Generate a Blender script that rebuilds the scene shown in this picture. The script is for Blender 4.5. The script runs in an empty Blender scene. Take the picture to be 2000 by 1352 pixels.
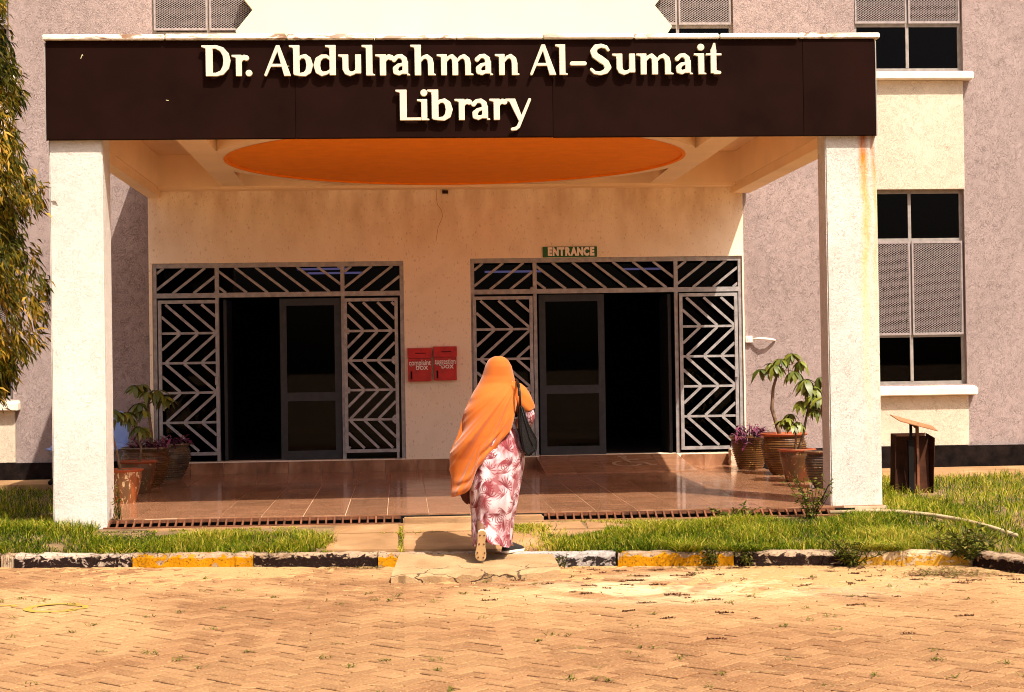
import bpy, bmesh, math, random
import numpy as np
from mathutils import Vector, Matrix
random.seed(7); rng = np.random.default_rng(7)
S = bpy.context.scene
COL = S.collection
R = math.radians

# ------------------------------------------------------------------ camera, sky, sun, exposure
cam_d = bpy.data.cameras.new('camera'); cam = bpy.data.objects.new('camera', cam_d); COL.objects.link(cam)
cam_d.sensor_width = 36; cam_d.lens = 59.4; cam_d.clip_end = 3000
fw = Vector((-217, -39, -3300)).normalized()          # world +Y seen from the camera
up = Vector((-.0145, 1, 0)); up = (up - fw*fw.dot(up)).normalized()
rt = fw.cross(up)
cam.matrix_world = Matrix.Translation((0, -15.6, 1.566)) @ Matrix((rt, fw, up)).to_4x4()
S.camera = cam
SUN = Vector((-.364, .578, -1)).normalized()
W = bpy.data.worlds.new('World'); S.world = W; W.use_nodes = True
wn = W.node_tree.nodes; wl = W.node_tree.links; wn.clear()
sky = wn.new('ShaderNodeTexSky'); sky.sky_type = 'NISHITA'; sky.sun_disc = False
sky.sun_elevation = math.asin(-SUN.z); sky.sun_rotation = math.atan2(-SUN.x, -SUN.y)
sky.dust_density = 6.0; sky.air_density = .7; sky.ozone_density = .3
bg = wn.new('ShaderNodeBackground'); bg.inputs[1].default_value = .105
wo = wn.new('ShaderNodeOutputWorld'); wl.new(sky.outputs[0], bg.inputs[0]); wl.new(bg.outputs[0], wo.inputs[0])
sd = bpy.data.lights.new('sun', 'SUN'); sd.energy = 5.0; sd.angle = R(.5); sd.color = (1, .92, .80)
so = bpy.data.objects.new('sun', sd); COL.objects.link(so); so.rotation_euler = SUN.to_track_quat('-Z', 'Y').to_euler()
so.location = (4, -8, 14)
S.view_settings.view_transform = 'Standard'; S.view_settings.look = 'None'
S.view_settings.exposure = .60; S.view_settings.gamma = 1; S.view_settings.use_curve_mapping = False
S.render.engine = 'CYCLES'; S.cycles.max_bounces = 8; S.cycles.diffuse_bounces = 5; S.cycles.transparent_max_bounces = 24
S.cycles.pixel_filter_type = 'BLACKMAN_HARRIS'; S.cycles.filter_width = 1.0; S.cycles.sample_clamp_indirect = 2.5
try: S.cycles.use_denoising = True; S.cycles.denoising_input_passes = 'RGB_ALBEDO_NORMAL'; S.cycles.denoising_prefilter = 'ACCURATE'
except Exception: pass

# ------------------------------------------------------------------ materials
class NT:
    def __init__(s, name):
        s.m = bpy.data.materials.new(name); s.m.use_nodes = True; t = s.m.node_tree
        s.n = t.nodes; s.l = t.links; s.b = s.n['Principled BSDF']; s.tc = None
    def obj(s):
        if not s.tc:
            tc = s.n.new('ShaderNodeTexCoord'); oi = s.n.new('ShaderNodeObjectInfo')
            mu = s.n.new('ShaderNodeMath'); mu.operation = 'MULTIPLY'; mu.inputs[1].default_value = 37; s.l.new(oi.outputs['Random'], mu.inputs[0])
            ad = s.n.new('ShaderNodeVectorMath'); ad.operation = 'ADD'; s.l.new(tc.outputs['Object'], ad.inputs[0]); s.l.new(mu.outputs[0], ad.inputs[1])
            s.tc = ad.outputs[0]; s.rnd = oi.outputs['Random']
        return s.tc
    def world(s):
        g = s.n.new('ShaderNodeNewGeometry'); return g.outputs['Position']
    def scalev(s, vec, sc):
        m = s.n.new('ShaderNodeVectorMath'); m.operation = 'MULTIPLY'; s.l.new(vec, m.inputs[0]); m.inputs[1].default_value = sc; return m.outputs[0]
    def noise(s, scale, detail=4, dist=0, vec=None, rough=.55):
        t = s.n.new('ShaderNodeTexNoise'); t.inputs['Scale'].default_value = scale; t.inputs['Detail'].default_value = detail
        t.inputs['Distortion'].default_value = dist; t.inputs['Roughness'].default_value = rough
        s.l.new(vec if vec is not None else s.obj(), t.inputs['Vector']); return t.outputs['Fac']
    def ramp(s, f, *st):
        r = s.n.new('ShaderNodeValToRGB'); e = r.color_ramp.elements
        while len(e) < len(st): e.new(.5)
        for x, (p, c) in zip(e, st):
            x.position = p; x.color = (c, c, c, 1) if isinstance(c, (int, float)) else (*c, 1)
        s.l.new(f, r.inputs[0]); return r.outputs[0]
    def mix(s, f, a, b, mode='MIX'):
        m = s.n.new('ShaderNodeMix'); m.data_type = 'RGBA'; m.blend_type = mode
        for i, v in ((0, f), (6, a), (7, b)):
            if hasattr(v, 'is_linked') or hasattr(v, 'links'): s.l.new(v, m.inputs[i])
            else: m.inputs[i].default_value = v if i == 0 else (*v, 1)
        return m.outputs[2]
    def math(s, op, a, b=0):
        m = s.n.new('ShaderNodeMath'); m.operation = op
        for i, v in ((0, a), (1, b)):
            if hasattr(v, 'links'): s.l.new(v, m.inputs[i])
            else: m.inputs[i].default_value = v
        return m.outputs[0]
    def sep(s, v):
        x = s.n.new('ShaderNodeSeparateXYZ'); s.l.new(v, x.inputs[0]); return x.outputs
    def attr(s, name):
        a = s.n.new('ShaderNodeAttribute'); a.attribute_name = name; return a.outputs['Color'], a.outputs['Fac']
    def bump(s, h, strength=.3, dist=.01):
        b = s.n.new('ShaderNodeBump'); b.inputs['Strength'].default_value = strength; b.inputs['Distance'].default_value = dist
        s.l.new(h, b.inputs['Height']); s.l.new(b.outputs[0], s.b.inputs['Normal'])
    def set(s, color=None, rough=None, metal=None, spec=None):
        for k, v in (('Base Color', color), ('Roughness', rough), ('Metallic', metal), ('Specular IOR Level', spec)):
            if v is None: continue
            if hasattr(v, 'links'): s.l.new(v, s.b.inputs[k])
            else: s.b.inputs[k].default_value = (*v, 1) if isinstance(v, tuple) else v
        return s

def simple(name, c, rough=.7, metal=0, var=.18, scale=6, bs=0, bscale=60, spec=.4, rnd=0):
    t = NT(name); f = t.noise(scale)
    lo = tuple(x*(1-var) for x in c); hi = tuple(min(1, x*(1+var)) for x in c)
    col = t.ramp(f, (.3, lo), (.7, hi))
    if rnd:
        t.obj(); k = t.ramp(t.rnd, (0, 1-rnd), (1, 1.0)); col = t.mix(1.0, col, k, 'MULTIPLY')
    t.set(col, rough, metal, spec)
    if bs: t.bump(t.noise(bscale, 5), bs)
    return t.m

def stucco(name, c, dark, groove=.35, bs=.5, patch=None):
    """rough-cast plaster: worm-like dark grooves with a little dirt in them"""
    t = NT(name); v = t.obj()
    warp = t.n.new('ShaderNodeTexNoise'); warp.inputs['Scale'].default_value = 9; warp.inputs['Detail'].default_value = 3; t.l.new(v, warp.inputs['Vector'])
    sc = t.scalev(warp.outputs['Color'], (.35, .35, .35)); ad = t.n.new('ShaderNodeVectorMath'); t.l.new(v, ad.inputs[0]); t.l.new(sc, ad.inputs[1])
    n1 = t.noise(19, 4, 1.7, ad.outputs[0], .6)
    ab = t.math('ABSOLUTE', t.math('SUBTRACT', n1, .5)); g = t.ramp(ab, (0.0, 1.0), (.030, 0.0))
    msk = t.ramp(t.noise(9, 5), (.38, .1), (.60, 1.0))
    g = t.math('MULTIPLY', g, t.math('ADD', t.math('MULTIPLY', msk, .75), .25))
    big = t.ramp(t.noise(1.1, 6, .3), (.3, tuple(x*.86 for x in c)), (.7, tuple(min(1, x*1.06) for x in c)))
    if patch:
        pm = t.ramp(t.noise(8, 8, .8), (.45, 0.0), (.72, .3)); big = t.mix(pm, big, patch)
    col = t.mix(t.math('MULTIPLY', g, groove), big, dark)
    t.set(col, .92, 0, .2)
    h = t.math('SUBTRACT', t.noise(55, 5), t.math('MULTIPLY', g, .8)); t.bump(h, bs, .012)
    return t

M = {}
M['gray'] = stucco('grey_plaster', (.385, .292, .268), (.095, .062, .054), .95, .7, (.32, .236, .216)).m
M['cream_rough'] = stucco('cream_rough_plaster', (.70, .59, .45), (.26, .175, .10), .85, .5).m
M['column'] = stucco('white_column_plaster', (.69, .635, .565), (.36, .28, .20), .6, .5).m
# right column: the same plaster with the long rust run under the sign corner
t = stucco('rust_stained_column_plaster', (.69, .63, .555), (.26, .19, .125), .85, .5)
px = t.sep(t.world()); base = t.b.inputs['Base Color'].links[0].from_socket
wob = t.noise(2.2, 5, 0, t.scalev(t.world(), (1, 1, .55)))
xx = t.math('ADD', px[0], t.math('MULTIPLY', t.math('SUBTRACT', wob, .5), .16))
b1 = t.ramp(t.math('MULTIPLY', t.math('ABSOLUTE', t.math('SUBTRACT', xx, 4.365)), 10), (.10, 1.0), (.60, 0.0))
b2 = t.ramp(t.math('MULTIPLY', t.math('ABSOLUTE', t.math('SUBTRACT', xx, 4.46)), 10), (.04, .8), (.38, 0.0))
fade = t.ramp(t.math('DIVIDE', px[2], 4.0), (.12, 0.05), (.45, .40), (.66, .75), (.86, 1.0))
stn = t.math('MULTIPLY', t.math('MAXIMUM', b1, b2), fade)
stn = t.math('MULTIPLY', stn, t.ramp(t.noise(9, 6, 0, t.scalev(t.world(), (3, 3, .6))), (.3, .5), (.6, 1.0)))
rc = t.ramp(t.math('DIVIDE', px[2], 4.0), (.45, (.86, .62, .22)), (.78, (.80, .38, .05)), (.85, (.70, .25, .02)), (.92, (.30, .05, .008)))
t.set(t.mix(stn, base, rc)); M['column_rust'] = t.m
# smooth painted plaster with weather streaks (porch wall)
t = NT('cream_smooth_plaster'); 
st = t.noise(5, 6, 0, t.scalev(t.obj(), (.75, .75, .28)))
px = t.sep(t.world())
topm = t.ramp(t.math('DIVIDE', px[2], 4.0), (.72, 0.0), (.90, .75), (.96, 1.0))
stm = t.math('MULTIPLY', t.ramp(st, (.38, .0), (.74, .7)), topm)
col = t.mix(stm, t.ramp(t.noise(1.3, 5), (.3, (.95, .77, .55)), (.7, (.97, .83, .63))), (.45, .22, .065))
lowm = t.ramp(t.noise(3, 6), (.52, 0.0), (.78, .22)); col = t.mix(lowm, col, (.55, .38, .2))
col = t.mix(t.ramp(t.noise(45, 3, 0, t.scalev(t.obj(), (1, 1, .5))), (.60, 0.0), (.70, .35)), col, (.3, .18, .08))
t.set(col, .8, 0, .25); t.bump(t.noise(70, 5), .25, .006); M['cream'] = t.m
M['soffit'] = simple('cream_soffit_paint', (.94, .71, .45), .85, var=.06, scale=1.6, bs=.15, bscale=60, spec=.2)
M['orange'] = simple('orange_soffit_paint', (.97, .27, .004), .75, var=.08, scale=5, bs=.2, bscale=70, spec=.25)
M['cream_panel'] = simple('cream_facade_paint', (.66, .60, .42), .85, var=.04, scale=1.5, bs=.1, spec=.2)
M['plinth'] = simple('black_plinth_paint', (.010, .006, .005), .9, var=.6, scale=9, bs=.5, bscale=30, spec=.08)
M['sill'] = simple('cream_sill_paint', (.84, .74, .58), .8, var=.08, bs=.25, bscale=40, spec=.25)
# peeling white coping
t = NT('peeling_coping'); f = t.ramp(t.noise(11, 8, .5, t.scalev(t.obj(), (.6, 1, 2))), (.50, 0.0), (.56, 1.0)); reg = t.ramp(t.noise(.9, 2), (.42, 0.0), (.6, 1.0))
t.set(t.mix(t.math('MULTIPLY', f, reg), (.86, .79, .66), (.30, .17, .10)), .9, 0, .2); t.bump(t.noise(30, 6), .5, .01); M['coping'] = t.m
# sign sheet metal: satin brown-black
t = NT('brown_black_sign_sheet'); t.set(t.ramp(t.noise(2.5, 6), (.3, (.0095, .0032, .0022)), (.7, (.0145, .0050, .0034))), t.ramp(t.noise(8, 5), (.3, .55), (.7, .65)), .0, .02)
t.bump(t.noise(1.7, 2), .12, .02); M['sign'] = t.m
M['letter'] = simple('cream_letter_enamel', (.66, .56, .44), .45, var=.05, scale=8)
M['letter_edge'] = simple('letter_edge_enamel', (.62, .55, .30), .5, var=.1)
# steel grille: galvanised grey, weathered
M['grille'] = simple('grey_grille_steel', (.36, .33, .315), .5, .35, .25, 14, .15, 60)
M['frame'] = simple('grey_window_frame', (.30, .26, .23), .55, .2, .2, 12)
M['alu'] = simple('dark_aluminium', (.036, .034, .036), .42, .4, .2, 12)
M['mesh'] = simple('expanded_metal_mesh', (.33, .275, .26), .55, .25, .2, 20)
# glass
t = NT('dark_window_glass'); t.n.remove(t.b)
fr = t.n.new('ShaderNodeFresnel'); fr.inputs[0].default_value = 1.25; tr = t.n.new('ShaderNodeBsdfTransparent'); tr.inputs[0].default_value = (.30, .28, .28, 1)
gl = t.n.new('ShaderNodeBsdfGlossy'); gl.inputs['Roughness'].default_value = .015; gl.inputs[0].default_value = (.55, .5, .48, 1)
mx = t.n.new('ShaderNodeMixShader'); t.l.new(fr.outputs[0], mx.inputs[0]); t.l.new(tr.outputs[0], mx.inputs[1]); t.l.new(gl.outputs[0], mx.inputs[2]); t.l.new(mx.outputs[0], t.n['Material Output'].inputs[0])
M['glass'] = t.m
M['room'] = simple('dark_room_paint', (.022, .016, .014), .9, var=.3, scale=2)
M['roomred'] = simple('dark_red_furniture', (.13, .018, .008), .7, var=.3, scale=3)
# glossy brown wood-look tiles
t = NT('brown_wood_look_tile'); v = t.scalev(t.obj(), (1.6, 26, 1)); g1 = t.noise(3.0, 7, .6, v)
col = t.ramp(g1, (.25, (.155, .068, .031)), (.5, (.325, .152, .078)), (.75, (.52, .275, .155)))
k = t.ramp(t.rnd, (0, .82), (1, 1.08)); t.set(t.mix(1.0, col, k, 'MULTIPLY'), t.ramp(t.noise(3, 5, 0, t.world()), (.3, .07), (.7, .18)), 0, .18); t.bump(g1, .012, .002); M['tile'] = t.m
M['grout'] = simple('pale_grout', (.62, .42, .26), .9, var=.2, scale=9)
# block paving, sand, concrete, kerbs
def dusty(t, col):
    w = t.world(); p = t.sep(w)
    ex = t.math('ADD', t.math('POWER', t.math('DIVIDE', t.math('SUBTRACT', p[0], 2.3), 1.5), 2), t.math('POWER', t.math('DIVIDE', t.math('ADD', p[1], 3.05), .75), 2))
    bl = t.math('MULTIPLY', t.ramp(t.math('MULTIPLY', ex, .4), (.0, 1.0), (.75, 0.0)), t.ramp(t.noise(2.2, 7, .8, w), (.38, 0.0), (.62, .95)))
    col = t.mix(bl, col, (.68, .50, .28))
    d = t.ramp(t.noise(.55, 8, .6, w), (.41, 0.0), (.62, 1.0))
    near = t.ramp(t.math('ADD', t.math('MULTIPLY', p[1], .2), 1.3), (.20, .25), (.75, 1.0))      # towards the kerb the sand lies thicker
    f = t.math('MULTIPLY', d, near); return t.mix(t.math('MULTIPLY', f, .85), col, t.ramp(t.noise(60, 4, 0, w), (.3, (.40, .215, .085)), (.7, (.62, .40, .18))))
t = NT('concrete_paver'); c0 = t.ramp(t.rnd if t.obj() else None, (0, (.185, .082, .032)), (.45, (.245, .116, .047)), (1, (.32, .162, .070)))
c0 = t.mix(t.ramp(t.noise(4, 5, 0, t.world()), (.35, 0.0), (.7, .5)), c0, (.19, .075, .028)); c0 = t.mix(t.ramp(t.noise(75, 4, 0, t.world()), (.48, 0.0), (.68, .38)), c0, (.62, .38, .17))
t.set(dusty(t, c0), .9, 0, .25); t.bump(t.noise(120, 4, 0, t.world()), .5, .004); M['paver'] = t.m
t = NT('concrete_paver_field'); _, fa = t.attr('tint'); c0 = t.ramp(fa, (0, (.185, .082, .032)), (.45, (.245, .116, .047)), (1, (.32, .162, .070)))
c0 = t.mix(t.ramp(t.noise(4, 5, 0, t.world()), (.35, 0.0), (.7, .5)), c0, (.19, .075, .028)); c0 = t.mix(t.ramp(t.noise(75, 4, 0, t.world()), (.48, 0.0), (.68, .38)), c0, (.62, .38, .17))
t.set(dusty(t, c0), .9, 0, .25); t.bump(t.noise(120, 4, 0, t.world()), .5, .004); M['paver_field'] = t.m
t = NT('joint_sand'); c0 = t.ramp(t.noise(90, 5, 0, t.world()), (.3, (.10, .05, .025)), (.7, (.26, .14, .07))); t.set(dusty(t, c0), .95, 0, .1); t.bump(t.noise(160, 5, 0, t.world()), .6, .004); M['sand'] = t.m
t = NT('loose_sand'); t.set(t.ramp(t.noise(95, 6, 0, t.world(), .7), (.30, (.17, .085, .034)), (.45, (.40, .225, .092)), (.72, (.60, .40, .185))), .95, 0, .1); t.bump(t.noise(200, 4, 0, t.world()), .6, .004); M['loose'] = t.m
t = NT('worn_concrete'); w = t.world(); c0 = t.ramp(t.noise(2.2, 7, .4, w), (.3, (.24, .125, .052)), (.55, (.36, .20, .09)), (.75, (.48, .295, .145)))
c0 = t.mix(t.ramp(t.noise(130, 3, 0, w), (.58, 0.0), (.68, .6)), c0, (.24, .15, .08)); c0 = t.mix(t.ramp(t.noise(1.6, 8, 1.2, t.scalev(w, (1, 2, 1))), (.52, 0.0), (.64, .6)), c0, (.25, .14, .065))
t.set(c0, .92, 0, .2); t.bump(t.noise(60, 7, 0, w), .5, .008); M['concrete'] = t.m
def kerbmat(name, paint, wear, bare=(.44, .30, .19)):
    t = NT(name); w = t.world(); p = t.sep(w)
    n = t.noise(13, 8, .6, t.scalev(w, (1, 1, 1.5)), .65); topw = t.ramp(t.math('MULTIPLY', t.math('ADD', p[2], .13), 7.2), (.55, 0.0), (.97, .26))
    f = t.ramp(t.math('ADD', n, topw), (wear, 0.0), (wear+.04, 1.0))
    pc = t.ramp(t.noise(5, 5, 0, w), (.3, tuple(x*.75 for x in paint)), (.7, paint))
    bc = t.ramp(t.noise(40, 6, 0, w), (.3, tuple(x*.6 for x in bare)), (.7, bare))
    c = t.mix(f, pc, bc); sp = t.ramp(t.noise(55, 3, 0, w), (.60, 0.0), (.65, .8)); c = t.mix(sp, c, (.05, .03, .02))
    t.set(c, .92, 0, .06); t.bump(t.math('ADD', t.noise(35, 7, 0, w), t.math('MULTIPLY', f, -.3)), .7, .012); return t.m
M['kerb_black'] = kerbmat('worn_black_kerb_paint', (.020, .010, .008), .585)
M['kerb_black_bare'] = kerbmat('flaking_black_kerb_paint', (.022, .012, .010), .55, (.55, .42, .32))
M['kerb_grey'] = kerbmat('lichen_grey_kerb_paint', (.03, .022, .02), .50, (.46, .40, .36))
M['kerb_yellow'] = kerbmat('worn_yellow_kerb_paint', (.56, .24, .005), .60)
M['kerb_pale'] = kerbmat('faded_yellow_kerb_paint', (.56, .29, .03), .54, (.66, .46, .27))
M['kerb_bare'] = kerbmat('bare_kerb_concrete', (.45, .34, .23), .5)
M['rust'] = simple('rusty_steel', (.16, .055, .022), .75, .25, .6, 9, .5, 40)
M['darkrust'] = simple('dark_rusty_sheet', (.040, .014, .007), .8, .1, .8, 5, .4, 30, .1)
M['rustplate'] = simple('bare_rusted_plate', (.34, .15, .06), .75, .1, .2, 8)
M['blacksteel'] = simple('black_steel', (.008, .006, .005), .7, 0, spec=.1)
M['soil'] = simple('dry_soil', (.20, .125, .065), .95, var=.45, scale=5, bs=.8, bscale=60, spec=.1)
M['far'] = simple('far_ground', (.34, .22, .12), .95, var=.2, scale=.3, spec=.1)
def leafmat(name, stops, rough=.5, trans=.25):
    t = NT(name); _, fa = t.attr('tint'); col = t.ramp(fa, *stops); t.set(col, rough, 0, .10)
    tl = t.n.new('ShaderNodeBsdfTranslucent'); t.l.new(col, tl.inputs[0]); mx = t.n.new('ShaderNodeMixShader'); mx.inputs[0].default_value = trans
    t.l.new(t.b.outputs[0], mx.inputs[1]); t.l.new(tl.outputs[0], mx.inputs[2]); t.l.new(mx.outputs[0], t.n['Material Output'].inputs[0]); return t.m
M['grass'] = leafmat('lawn_grass', ((0, (.016, .034, .002)), (.38, (.105, .165, .004)), (.70, (.32, .325, .010)), (1, (.62, .46, .09))), .5, .4)
M['treeleaf'] = leafmat('weeping_leaf', ((0, (.014, .018, .002)), (.45, (.075, .068, .004)), (.8, (.25, .145, .010)), (1, (.50, .28, .04))), .6, .2)
def oleaf(name, a, b, rough=.48):
    t = NT(name); t.obj(); t.set(t.ramp(t.rnd, (0, a), (1, b)), rough, 0, .5); return t.m
M['umbleaf'] = oleaf('umbrella_plant_leaf', (.045, .065, .006), (.19, .20, .015))
M['purpleaf'] = oleaf('purple_heart_leaf', (.060, .010, .030), (.24, .04, .10), .5)
M['weedleaf'] = leafmat('weed_leaf', ((0, (.03, .035, .006)), (.6, (.11, .12, .012)), (1, (.22, .17, .04))))
M['litter'] = leafmat('dry_litter', ((0, (.05, .018, .008)), (.5, (.12, .04, .016)), (.55, (.09, .085, .012)), (.8, (.13, .12, .02)), (1, (.60, .42, .2))), .8, .1)
M['bark'] = simple('grey_brown_bark', (.20, .12, .07), .9, var=.4, scale=14, bs=.6, bscale=40)
M['darkbark'] = simple('dark_bark', (.05, .028, .016), .9, var=.4, scale=14, bs=.6, bscale=40)
# glazed pots
def potmat(name, a, b, fleck, fl=.6):
    t = NT(name); w = t.scalev(t.obj(), (1, 1, .5)); c = t.ramp(t.noise(6, 7, .8, w), (.35, a), (.62, b))
    f = t.ramp(t.noise(26, 6, 1.2, w), (fl, 0.0), (fl+.05, 1.0)); t.set(t.mix(f, c, fleck), .28, 0, .5); t.bump(t.noise(30, 4), .3, .006); return t.m
M['pot_orange'] = potmat('orange_glazed_pot', (.42, .095, .02), (.14, .07, .03), (.62, .42, .22), .56)
M['pot_brown'] = potmat('brown_glazed_pot', (.16, .04, .015), (.09, .05, .02), (.42, .24, .08), .60)
M['pot_gold'] = potmat('gold_ridged_pot', (.10, .035, .012), (.17, .075, .020), (.50, .30, .09), .62)
M['pot_dark'] = potmat('dark_ridged_pot', (.075, .05, .035), (.16, .10, .055), (.42, .30, .18), .62)
M['pot_rim'] = simple('terracotta_rim', (.36, .075, .022), .5, var=.2, scale=8)
M['stone'] = simple('pale_rough_stone', (.50, .37, .25), .9, var=.35, scale=14, bs=.8, bscale=30)
M['red'] = simple('red_box_paint', (.52, .014, .007), .45, var=.25, scale=9, bs=.1)
M['redtext'] = simple('white_hand_lettering', (.85, .72, .65), .7, var=.1)
M['green'] = simple('green_sign_board', (.012, .115, .028), .5, var=.1)
M['signtext'] = simple('sign_lettering', (.9, .8, .66), .6, var=.05)
M['white'] = simple('white_plastic', (.82, .76, .68), .4, var=.05)
M['blue'] = simple('pale_blue_plastic', (.24, .33, .62), .4, var=.08)
M['yellowpaint'] = simple('yellow_road_paint', (.40, .25, .035), .85, var=.2, scale=20)
M['pale'] = simple('pale_concrete_edging', (.46, .33, .18), .9, var=.25, scale=12, bs=.5)
t = NT('tube_light'); t.n.remove(t.b); em = t.n.new('ShaderNodeEmission'); em.inputs[0].default_value = (.45, .42, 1, 1); em.inputs[1].default_value = 1.1; t.l.new(em.outputs[0], t.n['Material Output'].inputs[0]); M['tube'] = t.m
# people
M['skin'] = simple('brown_skin', (.16, .07, .035), .5, var=.1)
t = NT('orange_veil_cloth'); n = t.noise(300, 2, 0, t.scalev(t.obj(), (1, 1, .4))); t.set(t.mix(t.ramp(t.noise(2.5, 4), (.3, 0.0), (.7, 1.0)), (.42, .093, .006), (.52, .128, .010)), .75, 0, .2); t.b.inputs['Sheen Weight'].default_value = .25; t.bump(n, .1, .002); M['veil'] = t.m
M['lining'] = simple('dark_maroon_lining', (.07, .012, .008), .8)
t = NT('black_bag_leather'); t.set(t.ramp(t.noise(9), (.3, (.006, .005, .005)), (.7, (.012, .010, .010))), .42, 0, .22); vo = t.n.new('ShaderNodeTexVoronoi'); vo.inputs['Scale'].default_value = 120; t.l.new(t.obj(), vo.inputs[0]); t.bump(vo.outputs[0], .5, .004); M['bag'] = t.m
M['sole'] = simple('tan_shoe_sole', (.52, .33, .15), .7, var=.1, scale=10)
M['solerim'] = simple('white_sole_rim', (.78, .66, .55), .6, var=.08)
M['stud'] = simple('brown_stud', (.10, .03, .02), .7)
M['shoe'] = simple('black_shoe_upper', (.02, .015, .014), .6)
# dress: pinkish white with maroon palm fronds (UV in metres)
t = NT('palm_print_dress'); uv = t.n.new('ShaderNodeUVMap').outputs[0]
wn_ = t.n.new('ShaderNodeTexNoise'); wn_.inputs['Scale'].default_value = 7; t.l.new(uv, wn_.inputs[0])
ad = t.n.new('ShaderNodeVectorMath'); t.l.new(uv, ad.inputs[0]); t.l.new(t.scalev(wn_.outputs['Color'], (.05, .05, 0)), ad.inputs[1])
def frond_layer(scale, off, nfr):
    o = t.n.new('ShaderNodeVectorMath'); t.l.new(ad.outputs[0], o.inputs[0]); o.inputs[1].default_value = off
    v = t.n.new('ShaderNodeTexVoronoi'); v.voronoi_dimensions = '2D'; v.inputs['Scale'].default_value = scale; v.inputs['Randomness'].default_value = .8; t.l.new(o.outputs[0], v.inputs['Vector'])
    d = t.n.new('ShaderNodeVectorMath'); d.operation = 'SUBTRACT'; t.l.new(o.outputs[0], d.inputs[0]); t.l.new(v.outputs['Position'], d.inputs[1])
    x = t.sep(d.outputs[0]); cr = t.sep(v.outputs['Color'])
    a = t.math('ARCTAN2', x[1], x[0]); r = t.math('MULTIPLY', v.outputs['Distance'], 1.0)
    wv = t.math('SINE', t.math('ADD', t.math('MULTIPLY', a, nfr), t.math('MULTIPLY', r, 9.0)))
    rays = t.ramp(wv, (.35, 0.0), (.6, 1.0))
    sect = t.ramp(t.math('SINE', t.math('ADD', a, t.math('MULTIPLY', cr[0], 6.28))), (-.2, 0.0), (.15, 1.0))
    rad = t.ramp(r, (.0, 1.0), (.45, .9), (.62, 0.0))
    core = t.ramp(r, (.14, .95), (.42, .0))
    return t.math('MULTIPLY', t.math('MAXIMUM', rays, core), t.math('MULTIPLY', rad, sect))
f1 = frond_layer(6.2, (0, 0, 0), 17); f2 = frond_layer(7.6, (.31, .17, 0), 15)
shade = t.ramp(t.noise(6.5, 5, 1.0, uv), (.43, 0.0), (.62, .9))
c = t.mix(shade, (.66, .50, .51), (.24, .045, .05)); c = t.mix(f1, c, (.15, .010, .016)); c = t.mix(t.math('MULTIPLY', f2, .95), c, (.21, .022, .028))
t.set(c, .75, 0, .2); M['dress'] = t.m

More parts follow.
